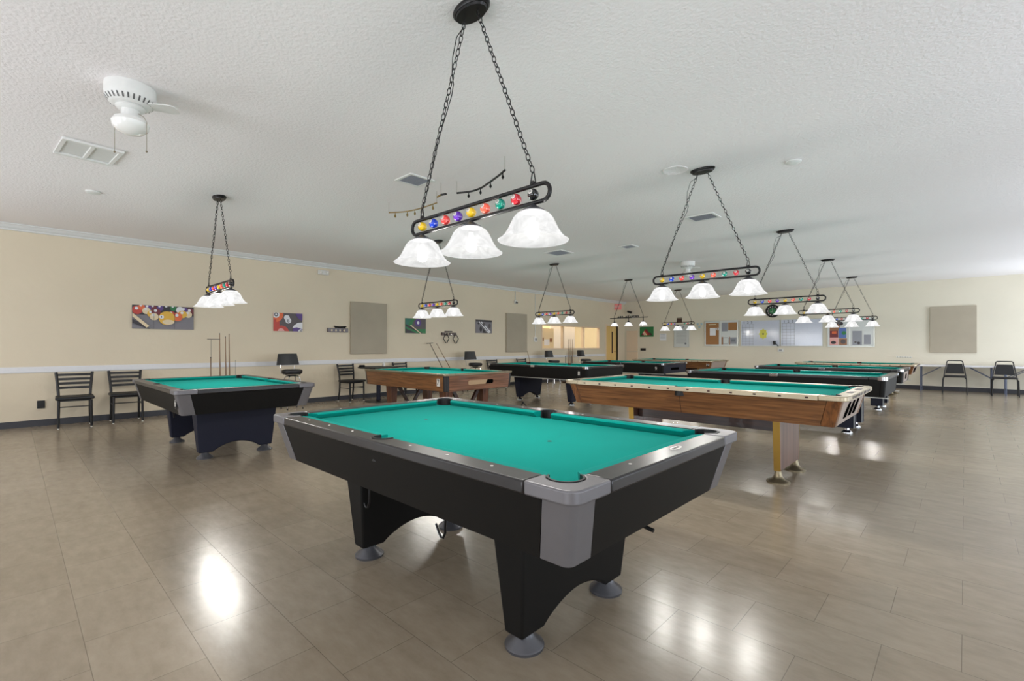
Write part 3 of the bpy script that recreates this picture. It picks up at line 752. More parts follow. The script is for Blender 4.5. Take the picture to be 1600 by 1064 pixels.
    g.build('power_cord', iron, t)
    R = 0.174 if variant != 'bar' else 0.125
    H = 0.142 if variant != 'bar' else 0.10
    zr = ZR if variant != 'bar' else ZR + 0.05
    for k in (-1, 0, 1):
        hx = k * SHX
        capz = zr + H
        low = ZB - 0.05 if variant != 'bar' else ZB + 0.04
        G().lathe([(0.060 if variant != 'bar' else 0.04, capz - 0.006), (0.057 if variant != 'bar' else 0.036, capz + 0.003), (0.026, capz + 0.022), (0.013, capz + 0.030), (0.011, low)], 24, hx).build('shade_cap', iron if variant == 'bar' else 'footgrey', t)
        G().lathe([(r, zr + z) for r, z in bell(R, H)], 48, hx, cap=False).build('shade', 'shade', t)
        bz = zr + 0.035
        bb = G().lathe([(0.012, bz + 0.075), (0.014, bz + 0.05), (0.026, bz + 0.028), (0.032, bz + 0.004), (0.030, bz - 0.014), (0.019, bz - 0.028), (0.001, bz - 0.033)], 20, hx).build('bulb', 'bulb', t)
        bulb_light(bb, hx, bz)
    return t
rack_light('largest hanging billiard light, in front, with coloured balls and three glass bell shades', -1.985, 1.76)
rack_light('hanging ball-rack light at the far left with overlapping shades beside the wide ball picture', -6.80, 1.81)
rack_light('small three-shade ball-rack light above the brown table with black corner posts', -6.83, 5.25)
rack_light('three-shade ball-rack light hanging in front of the lit interior window', -6.82, 8.58)
rack_light('straight black bar light with three small glass shades beside the exit sign', -6.91, 12.06, 'bar')
rack_light('bronze three-shade light with a small plaque on its frame, before the framed notice', -6.96, 15.37, 'sign')
rack_light('ball-rack light second largest in view, above the wood-sided table with pale rails', -2.02, 5.06)
rack_light('ball-rack light whose frame crosses just above the round green clock', -2.12, 8.67)
rack_light('ball-rack light overlapping the right half of the whiteboards', -2.16, 12.22)
rack_light('furthest ball-rack light on the right, in front of the photo noticeboard', -2.24, 15.8)

# ------------------------------------------------------------------ chairs and stools
def ladder_chair():
    t = thing('ladder_back_chair', 'x', 'chair', (0, 0, 0), 0, 'ladder-back chairs along the left wall')
    # local: faces +x, seat centre at origin
    w = 0.20
    for s in (-1, 1):
        G().tube([(0.19, s * 0.19, 0.012), (0.185, s * 0.185, 0.43)], [0.016, 0.019], 8).build('leg', 'iron', t)
        g = G().tube([(-0.24, s * 0.19, 0.012), (-0.20, s * 0.185, 0.22), (-0.185, s * 0.185, 0.44), (-0.20, s * 0.195, 0.62), (-0.25, s * 0.215, 0.845)], [0.016, 0.018, 0.019, 0.019, 0.020], 8); g.build('leg', 'iron', t)
        G().tube([(0.187, s * 0.186, 0.30), (-0.19, s * 0.186, 0.30)], 0.008, 6).build('stretcher', 'iron', t)
        for x in (0.19, -0.24): G().lathe([(0.014, 0), (0.014, 0.014)], 10, x, s * 0.19).build('glide', 'glide', t)
    G().tube([(0.186, -0.185, 0.33), (0.186, 0.185, 0.33)], 0.008, 6).build('stretcher', 'iron', t)
    G().box(-0.19, 0.19, -0.19, 0.19, 0.415, 0.437).build('seat_frame', 'iron', t, bevel=0.004)
    g = G(); g.box(-0.20, 0.23, -0.225, 0.225, 0.438, 0.485); g.build('seat', 'seat', t, bevel=0.016, seg=3)
    for k in range(4):
        z = 0.60 + k * 0.068; x = -0.195 - (z - 0.60) * 0.22; hw = 0.185 + (z - 0.58) * 0.09
        n = 8; rings = []
        for i in range(n + 1):
            y = -hw + 2 * hw * i / n; bx = x - 0.03 * math.cos(PI * (y / hw) / 2)
            rings.append([(bx - 0.005, y, z - 0.018), (bx + 0.006, y, z - 0.018), (bx + 0.003, y, z + 0.02), (bx - 0.009, y, z + 0.02)])
        G().loft(rings).build('slat', 'iron', t)
    return t
ch = ladder_chair()
def place(proto, first, x, y, rot, label, sc=1.0):
    o = proto if first else copy_tree(proto)
    o.location = (x, y, 0); o.rotation_euler = (0, 0, rot); o['label'] = label; o.scale = (sc, sc, sc)
    return o
place(ch, True, -10.14, 0.70, -0.05, 'black ladder-back chair by the wall next to the black outlet')
place(ch, False, -10.22, 1.35, -0.03, 'black ladder-back chair just left of the pool table with grey corners')
place(ch, False, -10.24, 5.42, 0.15, 'black ladder-back chair beside the round pedestal table, below the wooden word sign')
place(ch, False, -10.27, 6.9, 0.1, 'ladder-back chair right of the pedestal table, only its top showing over the brown table')
place(ch, False, -10.27, 10.16, 0.0, 'ladder-back chair peeking over the left end of the black table with arched legs')
place(ch, False, -10.27, 11.5, 0.0, 'ladder-back chair top below the second grey fabric panel')
def bar_stool():
    t = thing('bar_stool', 'x', 'stool', (0, 0, 0), 0, 'padded bar stools along the left wall')
    G().lathe([(0.16, 0.70), (0.185, 0.71), (0.195, 0.74), (0.19, 0.775), (0.15, 0.79), (0.01, 0.795)], 32).build('seat', 'seat', t)
    G().lathe([(0.165, 0.685), (0.17, 0.70), (0.155, 0.70), (0.15, 0.685)], 32, cap=False).build('seat_ring', 'chrome', t)
    G().lathe([(0.09, 0.655), (0.09, 0.665), (0.05, 0.685), (0.05, 0.705)], 20).build('swivel', 'rubber', t)
    for k in range(4):
        q = PI / 4 + k * PI / 2; c, s = math.cos(q), math.sin(q)
        G().tube([(c * 0.03, s * 0.03, 0.66), (c * 0.12, s * 0.12, 0.655), (c * 0.16, s * 0.16, 0.60), (c * 0.185, s * 0.185, 0.35), (c * 0.215, s * 0.215, 0.012)], 0.011, 8).build('leg', 'chrome', t)
        G().lathe([(0.015, 0), (0.015, 0.02)], 10, c * 0.215, s * 0.215).build('glide', 'rubber', t)
    G().tube([(0.20 * math.cos(2 * PI * k / 32), 0.20 * math.sin(2 * PI * k / 32), 0.24) for k in range(32)], 0.009, 8, closed=True).build('foot_ring', 'chrome', t)
    for s in (-1, 1):
        G().tube([(-0.10, s * 0.13, 0.70), (-0.20, s * 0.14, 0.705), (-0.235, s * 0.14, 0.78), (-0.245, s * 0.14, 0.9)], 0.007, 6).build('back_support', 'chrome', t)
    g = G(); rings = []
    for i in range(9):
        f = -1 + i / 4; bx = -0.25 + 0.045 * f * f
        yb, yt = 0.225 * f, 0.185 * f
        rings.append([(bx - 0.018, yb, 0.875), (bx + 0.018, yb, 0.875), (bx - 0.02, yt, 1.105), (bx - 0.045, yt, 1.105)])
    g.loft(rings).build('backrest', 'seat', t, bevel=0.008)
    return t
st = bar_stool()
place(st, True, -9.85, 3.92, 0.0, 'padded black bar stool behind the far right corner of the left-hand table')
place(st, False, -9.95, 8.98, 0.0, 'padded black bar stool beyond the brown table, between two grey wall panels')
place(st, False, -9.95, 12.5, 0.0, 'padded black bar stool under the left part of the lit window')
place(st, False, -9.95, 14.35, 0.0, 'padded black bar stool under the right part of the lit window')
def stack_chair():
    t = thing('stacking_chair', 'x', 'chair', (0, 0, 0), 0, 'black stacking chairs at the folding tables')
    # local: faces -y
    for s in (-1, 1):
        G().tube([(s * 0.235, -0.22, 0.01), (s * 0.225, -0.20, 0.40), (s * 0.20, -0.17, 0.435)], 0.0125, 8).build('leg', 'iron', t)
        G().tube([(s * 0.235, 0.24, 0.01), (s * 0.225, 0.21, 0.40), (s * 0.215, 0.17, 0.435)], 0.0125, 8).build('leg', 'iron', t)
        G().tube([(s * 0.20, -0.17, 0.437), (s * 0.21, 0.17, 0.437)], 0.011, 6).build('seat_rail', 'iron', t)
    g = G(); g.box(-0.215, 0.215, -0.23, 0.19, 0.445, 0.485); g.build('seat', 'seat', t, bevel=0.015, seg=3)
    pts = [(-0.215, 0.19, 0.43), (-0.195, 0.215, 0.60), (-0.155, 0.25, 0.83)] + [(-0.115 - 0.04 * math.cos(q), 0.252, 0.83 + 0.04 * math.sin(q)) for q in (0.6, 1.2, PI / 2)]
    pts += [(-p[0], p[1], p[2]) for p in pts[::-1]]
    G().tube(pts, 0.012, 8).build('back_frame', 'iron', t)
    G().loft([[(-0.185, 0.205, 0.53), (0.185, 0.205, 0.53), (0.185, 0.228, 0.53), (-0.185, 0.228, 0.53)], [(-0.145, 0.228, 0.79), (0.145, 0.228, 0.79), (0.145, 0.252, 0.79), (-0.145, 0.252, 0.79)]]).build('backrest', 'seat', t, bevel=0.008)
    return t
sc_ = stack_chair()
def folding_table(label, x0, x1, y0, y1, z):
    t = thing('folding_table', label, 'table', ((x0 + x1) / 2, (y0 + y1) / 2, 0), 0, None)
    w, d = (x1 - x0) / 2, (y1 - y0) / 2
    G().box(-w, w, -d, d, z - 0.04, z).build('tabletop', 'table_top', t, bevel=0.008)
    for s in (-1, 1):
        xx = s * (w - 0.12)
        for q in (-1, 1):
            G().tube([(xx, q * (d - 0.07), 0), (xx, q * (d - 0.07), z - 0.045)], 0.014, 8).build('leg', 'steel', t)
            G().tube([(xx, q * (d - 0.07), z * 0.55), (xx - s * 0.42, q * (d - 0.07), z - 0.05)], 0.009, 6).build('brace', 'steel', t)
        G().tube([(xx, -d + 0.07, 0.12), (xx, d - 0.07, 0.12)], 0.009, 6).build('crossbar', 'steel', t)
    return t
folding_table('long white folding table against the far wall, behind the left stacking chair', -1.02, 0.62, 17.42, 18.12, 0.735)
folding_table('white folding table running out of the picture on the right, by the far wall', 0.64, 2.4, 17.42, 18.12, 0.735)

# ------------------------------------------------------------------ pedestal table and its things
t = thing('pedestal_table', 'round dark pedestal table by the left wall behind the brown pool table', 'table', (-9.72, 5.80, 0))
G().lathe([(0.30, 0), (0.30, 0.012), (0.27, 0.022), (0.05, 0.035)], 36).build('base', 'iron', t)
G().lathe([(0.048, 0.03), (0.048, 0.755)], 20).build('column', 'navy', t)
G().lathe([(0.45, 0.76), (0.46, 0.775), (0.45, 0.79)], 40).build('tabletop', 'rubber', t)
t = thing('ashtray', 'small black tray on the left edge of the pedestal table', 'tray', (-9.85, 5.46, 0.791))
G().lathe([(0.06, 0), (0.075, 0.03), (0.065, 0.03), (0.055, 0.008), (0.001, 0.008)], 20).build('bowl', 'rubber', t)
G().box(-0.03, 0.03, -0.05, 0.05, 0.01, 0.045).build('chalk_block', 'iron', t, bevel=0.004)
for i, (x, y) in enumerate(((-9.85, 6.03), (-9.98, 6.08))):
    t = thing('shaker', ['white shaker on the pedestal table, the left of two', 'white shaker on the pedestal table, nearer the ladder-back chair'][i], 'shaker', (x, y, 0.791), 0, 'white shakers on the pedestal table')
    G().lathe([(0.022, 0), (0.024, 0.02), (0.018, 0.07)], 14).build('body', 'pearl', t)
    G().lathe([(0.019, 0.07), (0.017, 0.085), (0.004, 0.09)], 14).build('lid', 'bframe', t)

# ------------------------------------------------------------------ cues, racks
def cue(name, label, p0, p1, group=None, tip='T'):
    p0, p1 = Vector(p0), Vector(p1); d = p1 - p0
    t = thing(name, label, 'cue', p0, 0, group)
    d_ = d
    G().tube([(0, 0, 0), tuple(d_ * 0.3)], [0.0155, 0.0135], 10).build('butt', 'darkwood', t)
    G().tube([tuple(d_ * 0.3), tuple(d_ * 0.985)], [0.0133, 0.0068], 10).build('shaft', M['cue_maple'], t)
    G().tube([tuple(d_ * 0.985), tuple(d_)], 0.0070, 8).build('tip', 'rubber', t)
    return t
M['cue_maple'] = wood('cue_maple', (112, 82, 50), (146, 112, 72), 2)
def cue_rack(label, x, y):
    t = thing('cue_stand', label, 'cue stand', (x, y, 0))
    G().box(-0.12, 0.12, -0.22, 0.22, 0.0, 0.03).build('base', 'darkwood', t, bevel=0.004)
    for s in (-1, 1): G().tube([(0, s * 0.2, 0.03), (0, s * 0.2, 1.38 if s < 0 else 1.0)], 0.0035, 8).build('post', 'iron', t)
    G().tube([(0, -0.205, 0.60), (0, 0.205, 0.60)], 0.006, 6).build('crossbar', 'iron', t)
    G().box(-0.02, 0.02, -0.26, -0.06, 1.38, 1.392).build('top_plate', 'iron', t)
    return t
cue_rack('black wire cue stand against the wall behind the left-hand table', -9.95, 2.72)
for i, (yy, z, l) in enumerate(((2.52, 1.06, 'short cue, lowest and leftmost in the wall-side cue stand at left'), (2.665, 1.50, 'tallest cue standing at the left in the stand behind the left-hand table'), (2.76, 1.44, 'middle cue in the stand behind the left-hand table'), (2.82, 1.49, 'right-hand tall cue in the stand behind the left-hand table'))):
    cue('pool_cue', l, (-9.93, yy, 0.031), (-9.95, yy - 0.01, z), 'cues in the left stand')
cue('pool_cue', 'thin cue leaning on the wall under the hanging racks, right of the T-headed one', (-9.9, 8.5, 0.0), (-10.52, 8.06, 1.33))
t = thing('bridge_stick', 'leaning mechanical bridge stick with a flat T head, left of the cue by the racks', 'bridge stick', (-9.95, 8.25, 0))
G().tube([(0, 0, 0.01), (-0.56, -0.42, 1.33)], [0.012, 0.008], 8).build('shaft', 'darkwood', t)
G().loft([[(-0.575, -0.52, 1.325), (-0.545, -0.52, 1.325), (-0.545, -0.52, 1.34), (-0.575, -0.52, 1.34)], [(-0.575, -0.32, 1.335), (-0.545, -0.32, 1.335), (-0.545, -0.32, 1.35), (-0.575, -0.32, 1.35)]]).build('bridge_head', 'iron', t)
t = thing('cue_stand', 'low dark cue stand holding three cues behind the black table with arched legs', 'cue stand', (-9.9, 13.25, 0))
G().box(-0.12, 0.12, -0.2, 0.2, 0, 0.04).build('base', 'darkwood', t, bevel=0.004)
for s in (-1, 1): G().tube([(0, s * 0.18, 0.04), (0, s * 0.18, 0.9)], 0.007, 8).build('post', 'iron', t)
G().box(-0.03, 0.03, -0.2, 0.2, 0.9, 0.915).build('crossbar', 'darkwood', t)
for i, yy in enumerate((13.15, 13.25, 13.37)):
    cue('pool_cue', ['left', 'middle', 'right'][i] + ' one of three thin cues standing in front of the lit window', (-9.83, yy, 0.041), (-9.83, yy, 1.49), 'cues before the lit window')
cue('pool_cue', 'short stick leaning below the second grey fabric panel', (-10.2, 11.86, 0.0), (-10.52, 11.80, 1.10))
def tripod(label, x, y, h, m):
    t = thing('folding_tripod', label, 'stand', (x, y, 0))
    for k in range(3):
        q = k * 2 * PI / 3 + 0.6
        G().tube([(0.22 * math.cos(q), 0.22 * math.sin(q), 0.008), (0.02 * math.cos(q), 0.02 * math.sin(q), h)], 0.008, 6).build('leg', m, t)
    G().ball((0, 0, h + 0.01), 0.022, 10, 6).build('hub', 'rubber', t)
tripod('small black folding tripod on the floor beyond the brown table with the beige slot', -5.40, 5.95, 0.30, 'iron')
tripod('small brass folding tripod on the floor under the brown wooden table', -6.3, 5.25, 0.30, 'brass')
tripod('dark folding tripod on the floor under the left end of the wood-sided table', -3.0, 5.35, 0.36, 'bronze')

# ------------------------------------------------------------------ things on the walls
def clip(poly, w, h):
    def cl(P, f, inter):
        out = []
        for i in range(len(P)):
            a_, b_ = P[i - 1], P[i]
            if f(b_):
                if not f(a_): out.append(inter(a_, b_))
                out.append(b_)
            elif f(a_): out.append(inter(a_, b_))
        return out
    for ax, val, s in ((0, 0, 1), (0, w, -1), (1, 0, 1), (1, h, -1)):
        f = lambda p: s * (p[ax] - val) >= 0
        def inter(p, q):
            tt = (val - p[ax]) / (q[ax] - p[ax]); return (p[0] + (q[0] - p[0]) * tt, p[1] + (q[1] - p[1]) * tt)
        poly = cl(poly, f, inter)
        if not poly: return []
    return poly
def circ(x, y, r, n=20, sy=1.0): return [(x + r * math.cos(2 * PI * k / n), y + r * sy * math.sin(2 * PI * k / n)) for k in range(n)]
def flat(name, label, cat, wall, u0, u1, z0, z1, depth, back, shapes, group=None, part='print', edge=None):
    """a flat thing on a wall; shapes: (material, polygon in metres from the lower left)"""
    w, h = u1 - u0, z1 - z0
    if wall == 'L': t = thing(name, label, cat, (XL + 0.001, u0, z0), 0, group); F = lambda u, v, d: (d, u, v)
    else: t = thing(name, label, cat, (u0, YF - 0.001, z0), 0, group); F = lambda u, v, d: (u, -d, v)
    g = G(); g.add([F(u, v, d) for d in (0, depth) for u, v in ((0, 0), (w, 0), (w, h), (0, h))], [(0, 1, 2, 3), (4, 5, 6, 7), (0, 1, 5, 4), (1, 2, 6, 5), (2, 3, 7, 6), (3, 0, 4, 7)])
    g.build('backing', back, t, bevel=min(0.003, depth / 4), smooth=False)
    if shapes:
        g = G(); ms = []; dd = depth + 0.0008
        for m, p in shapes:
            p = clip(p, w, h)
            if len(p) < 3: continue
            if m not in ms: ms.append(m)
            g.k = ms.index(m); n_ = len(p)
            g.add([F(u, v, dd - 0.0012) for u, v in p] + [F(u, v, dd) for u, v in p], [list(range(n_, 2 * n_))] + [(i, (i + 1) % n_, n_ + (i + 1) % n_, n_ + i) for i in range(n_)])
            dd += 0.0006
        g.build(part, ms, t, smooth=False)
    return t, F, w, h
def rect(x0, x1, y0, y1): return [(x0, y0), (x1, y0), (x1, y1), (x0, y1)]
# three-panel ball picture
W3, H3 = 0.92, 0.42
sh = [('art_dark', rect(0, W3, 0.25, H3))]
for (x, y, r, m) in ((0.86, 0.33, .07, 'art_maroon'), (0.77, 0.35, .06, 'art_purple'), (0.70, 0.36, .06, 'art_white'), (0.60, 0.385, .05, 'art_green'), (0.50, 0.385, .055, 'art_dark'), (0.40, 0.38, .05, 'art_purple'), (0.30, 0.38, .05, 'art_maroon'), (0.22, 0.37, .055, 'art_purple'),
                     (0.07, 0.33, .075, 'art_red'), (0.13, 0.38, .05, 'art_orange'), (0.20, 0.32, .06, 'art_cream'), (0.27, 0.27, .06, 'art_yellow'), (0.34, 0.30, .07, 'art_maroon'), (0.83, 0.28, .06, 'art_cream'), (0.74, 0.28, .07, 'art_yellow'), (0.66, 0.23, .08, 'art_orange'), (0.57, 0.27, .06, 'art_red'), (0.31, 0.22, .065, 'art_cream')):
    sh.append((m, circ(x, y, r))); sh.append(('art_white', circ(x - 0.01, y + 0.03, r * 0.35)))
sh += [('art_yellow', circ(0.50, 0.20, 0.125)), ('art_cream', circ(0.52, 0.13, 0.09, sy=0.5)), ('art_white', circ(0.42, 0.22, 0.035)), ('art_dark', rect(0.413, 0.425, 0.205, 0.235)),
       ('art_dark', [(0, 0.17), (0.26, 0.0), (0.22, 0.0), (0, 0.10)]), ('art_cream', [(0, 0.28), (0, 0.21), (0.20, 0.02), (0.24, 0.05)]), ('art_dark', rect(0.306, 0.309, 0, H3)), ('art_dark', rect(0.612, 0.615, 0, H3))]
flat('billiard_picture', 'wide three-panel picture of racked pool balls on the left wall', 'picture', 'L', 1.47, 2.39, 1.57, 1.99, 0.02, 'art_grey', sh)
w, h = 0.60, 0.40
sh = [('art_mid', rect(0.12, w, 0, h)), ('art_orange', circ(0.03, 0.36, 0.17)), ('art_white', circ(0.05, 0.35, 0.07)), ('art_dark', circ(0.05, 0.35, 0.04)), ('art_white', circ(0.05, 0.35, 0.022)), ('art_red', rect(0, 0.05, 0, 0.25)), ('art_red', circ(0.16, -0.04, 0.16)), ('art_pink', circ(0.15, -0.01, 0.07)),
      ('art_white', circ(0.27, 0.29, 0.06)), ('art_white', circ(0.30, 0.23, 0.062)), ('art_dark', circ(0.30, 0.243, 0.018)), ('art_dark', circ(0.30, 0.215, 0.022)), ('art_white', circ(0.30, 0.243, 0.009)), ('art_white', circ(0.30, 0.215, 0.011)),
      ('art_purple', circ(0.62, 0.40, 0.16)), ('art_purple', circ(0.56, 0.0, 0.17)), ('art_white', [(0.38, 0.07), (0.42, 0.13), (0.50, 0.19), (0.60, 0.20), (0.60, 0.05), (0.48, 0.09)]), ('art_white', circ(0.56, 0.0, 0.05)), ('art_dark', rect(0.545, 0.56, 0, 0.03)), ('art_dark', rect(0.575, 0.59, 0, 0.03))]
flat('billiard_picture', 'orange and purple close-up picture of pool balls above the first bar stool', 'picture', 'L', 3.83, 4.43, 1.58, 1.97, 0.015, 'art_red', sh)
w, h = 0.65, 0.39
sh = [('art_mid', [(0.14, 0.1), (0.3, 0.39), (0.65, 0.39), (0.65, 0.12)]), ('art_purple', circ(0.40, 0.28, 0.10)), ('art_white', circ(0.40, 0.28, 0.04)), ('art_teal', [(0, 0.1), (0.2, 0.39), (0, 0.39)]), ('art_dark', [(0, 0.24), (0.0, 0.18), (0.5, 0), (0.56, 0)]), ('art_cream', [(0.15, 0.2), (0.46, 0.0), (0.50, 0.0), (0.17, 0.22)]), ('art_dark', [(0, 0.12), (0.35, 0.0), (0, 0)])]
flat('billiard_picture', 'green and violet picture of a cue and ball behind the brown table light', 'picture', 'L', 7.1, 7.75, 1.60, 1.99, 0.015, 'art_green', sh)
w, h = 0.67, 0.40
sh = [('art_dark', rect(0, w, 0.34, h)), ('art_white', [(0.12, 0.34), (0.25, 0.34), (0.62, 0.04), (0.52, 0.0)]), ('art_dark', [(0.16, 0.34), (0.19, 0.34), (0.57, 0.03), (0.53, 0.03)]), ('art_dark', circ(0.2, 0.12, 0.05, sy=1.6)), ('art_mid', circ(0.33, 0.27, 0.05)), ('art_dark', circ(0.10, 0.29, 0.03)), ('art_mid', circ(0.56, 0.22, 0.05, sy=1.5)), ('art_white', circ(0.55, 0.05, 0.04)), ('art_dark', [(0.3, 0.0), (0.45, 0), (0.25, 0.18)])]
flat('billiard_picture', 'black and white picture of a cue and balls beside the second grey panel', 'picture', 'L', 9.57, 10.24, 1.65, 2.05, 0.015, 'art_grey', sh)
sh = [('art_dark', [(0.05, 0.06), (0.58, 0.06), (0.5, 0.16), (0.12, 0.16)])]
for i in range(5):
    for k in range(5 - i):
        sh.append((['art_maroon', 'art_pink', 'art_cream', 'art_red'][(i + k) % 4], circ(0.14 + 0.075 * k + 0.0375 * i, 0.10 + 0.045 * i, 0.042)))
flat('billiard_picture', 'green picture of racked balls on the far wall near the corner door', 'picture', 'F', -9.89, -9.27, 1.64, 2.05, 0.015, 'art_green', sh)
# fabric panels
flat('acoustic_panel', 'grey fabric panel on the left wall above the ladder-back chair and pedestal table', 'wall panel', 'L', 5.56, 6.53, 1.07, 2.32, 0.05, 'panel', [], 'grey fabric wall panels')
flat('acoustic_panel', 'grey fabric panel on the left wall nearer the lit window', 'wall panel', 'L', 10.86, 11.83, 1.06, 2.31, 0.05, 'panel', [], 'grey fabric wall panels')
flat('acoustic_panel', 'grey fabric panel on the far wall above the stacking chairs', 'wall panel', 'F', -0.73, 0.23, 1.07, 2.37, 0.05, 'panel', [], 'grey fabric wall panels')
# wooden word sign with dark ornament
t = thing('ball_holder_sign', 'small dark wooden shelf sign with four pale dots left of the grey panel', 'sign', (XL + 0.001, 5.0, 1.58))
g = G().box(0, 0.03, 0, 0.50, 0, 0.095); g.build('plank', 'darkwood', t, bevel=0.003)
for k in range(4):
    g = G(); g.add([(0.031, 0.10 + k * 0.10 + 0.018 * math.cos(2 * PI * j / 12), 0.045 + 0.026 * math.sin(2 * PI * j / 12)) for j in range(12)], [list(range(12))]); g.build('dot', 'art_cream', t)
g = G(); g.tube([(0.02, 0.16, 0.14), (0.02, 0.22, 0.125), (0.02, 0.30, 0.12), (0.02, 0.38, 0.125), (0.02, 0.46, 0.14)], [0.012, 0.02, 0.018, 0.02, 0.012], 8)
for k in range(4): g.ball((0.02, 0.20 + 0.075 * k, 0.112), 0.02, 8, 6)
g.build('ornament', 'rubber', t)
# rack holder with hanging diamonds
t = thing('rack_holder', 'dark wooden rack holder with pale dots on the left wall above the leaning cues', 'holder', (XL + 0.001, 8.3, 1.33))
g = G().box(0, 0.04, -0.02, 0.50, 0.23, 0.31); g.k = 1
for y in (0.09, 0.19, 0.29): g.box(0.04, 0.042, y, y + 0.028, 0.255, 0.285)
g.build('plank', ['darkwood', 'art_cream'], t)
G().box(0, 0.03, 0.10, 0.36, 0.325, 0.355).build('top_bar', 'darkwood', t, bevel=0.003)
for i, y in enumerate((8.42, 8.76)):
    g = G(); g.tube([(0, 0.025, 0.24), (0, 0.10, 0.13), (0, 0.02, 0.0), (0, -0.02, 0.0), (0, -0.10, 0.13), (0, -0.025, 0.24)], 0.012, 8, closed=True)
    tag(g.build('ball_rack', 'rubber', None, (XL + 0.057, y, 1.345 - 0.01 * i)), ['black diamond ball rack hanging at the left of the wooden holder', 'black diamond ball rack hanging at the right of the wooden holder'][i], 'ball rack', 'diamond ball racks')
# emergency light, camera, conduits, switch, exit sign
t = thing('emergency_light', 'white two-lamp emergency light high on the left wall under the crown', 'emergency light', (XL + 0.001, 4.9, 2.93))
G().box(0, 0.06, -0.12, 0.12, -0.05, 0.05).build('housing', 'white', t, bevel=0.01)
for s in (-1, 1): G().ball((0.075, s * 0.075, 0.0), 0.038, 14, 8).build('lamp_head', 'pearl', t)
def conduit_box(name, label, cat, y, z, w, h, d, ztop):
    t = thing(name, label, cat, (XL + 0.001, y, z))
    G().box(0, d, -w / 2, w / 2, -h / 2, h / 2).build('box', 'white', t, bevel=0.004)
    G().tube([(0.012, 0, h / 2), (0.012, 0, ztop - z)], 0.008, 8).build('conduit', 'bframe', t)
    return t
t = conduit_box('security_camera', 'small white wall camera on a thin conduit left of the second grey panel', 'camera', 11.3, 2.68, 0.10, 0.10, 0.06, 3.03)
G().tube([(0.05, 0, 0), (0.14, -0.05, -0.03)], [0.03, 0.026], 12).build('lens_barrel', 'vent', t)
t = conduit_box('switch_box', 'white switch box at the foot of a long conduit left of the lit window', 'switch', 12.29, 1.48, 0.16, 0.16, 0.04, 3.03)
G().box(0.04, 0.046, -0.03, 0.03, -0.04, 0.04).build('switch', 'vent', t)
t = thing('exit_sign', 'pink-red glowing exit sign high on the left wall above the wooden door', 'sign', (XL + 0.001, 17.35, 2.88))
G().box(0, 0.02, -0.05, 0.05, -0.03, 0.03).build('bracket', 'white', t)
G().box(0.02, 0.34, -0.03, 0.01, -0.13, 0.12).build('housing', 'red', t, bevel=0.02)
g = G(); text_geo(g, 'EXIT', 0.12, 0.001, lambda v: (0.18 + v.x, -0.032 - v.z, v.y)); g.build('lettering', 'pearl', t, smooth=False)
t = thing('security_camera', 'small black camera on an arm in the far corner above the door', 'camera', (-10.3, YF - 0.001, 2.60))
G().tube([(0, 0, -0.05), (0, -0.08, 0.0), (0, -0.12, 0.06)], 0.012, 8).build('arm', 'white', t)
G().tube([(-0.09, -0.16, 0.12), (0.08, -0.12, 0.06)], [0.04, 0.05], 12).build('body', 'rubber', t)
# far wall boards
flat('wall_plate', 'small black plate on the far wall under the green picture', 'plate', 'F', -9.86, -9.62, 1.06, 1.16, 0.02, 'rubber', [])
flat('paper_notice', 'small white sheet of paper on the far wall left of the framed notice', 'notice', 'F', -9.0, -8.72, 1.48, 1.76, 0.004, 'paper', [('text', rect(0.03, 0.25, 0.24 - 0.05 * k, 0.25 - 0.05 * k)) for k in range(4)])
sh = [('text', rect(0.10, 0.52, 0.66 - 0.045 * k, 0.668 - 0.045 * k)) for k in range(12)] + [('text', circ(0.31, 0.80, 0.10, sy=0.5)), ('paper', circ(0.31, 0.80, 0.06, sy=0.5)), ('text', circ(0.48, 0.15, 0.04))]
flat('framed_notice', 'tall grey framed notice of small print on the far wall', 'notice', 'F', -8.40, -7.78, 1.20, 2.09, 0.02, 'frosted', sh + [('bframe', rect(0, 0.62, 0, 0.02)), ('bframe', rect(0, 0.62, 0.87, 0.89)), ('bframe', rect(0, 0.02, 0, 0.89)), ('bframe', rect(0.6, 0.62, 0, 0.89))])
star = []
for k in range(12):
    r = 0.06 if k % 2 == 0 else 0.028; star.append((r * math.cos(k * PI / 6 + PI / 2), r * math.sin(k * PI / 6 + PI / 2)))
for i, (x, z) in enumerate(((-7.45, 2.09), (-7.30, 2.09), (-7.38, 1.98))):
    g = G().prism(star, 0.0, 0.012, 'y')
    tag(g.build('star_ornament', 'star', None, (x, YF - 0.014, z)), ['pale blue star on the far wall, upper left of three', 'pale blue star on the far wall, upper right of three', 'pale blue star on the far wall, lowest of three'][i], 'ornament', 'blue stars left of the corkboard')
def frame(t, F, w, h, m, b=0.03, d=0.03, name='frame'):
    g = G()
    for (a0, a1, b0, b1) in ((0, w, 0, b), (0, w, h - b, h), (0, b, b, h - b), (w - b, w, b, h - b)):
        g.add([F(u, v, dd) for dd in (0.001, d) for u, v in rect(a0, a1, b0, b1)], [(0, 1, 2, 3), (4, 5, 6, 7), (0, 1, 5, 4), (1, 2, 6, 5), (2, 3, 7, 6), (3, 0, 4, 7)])
    return g.build(name, m, t, smooth=False)
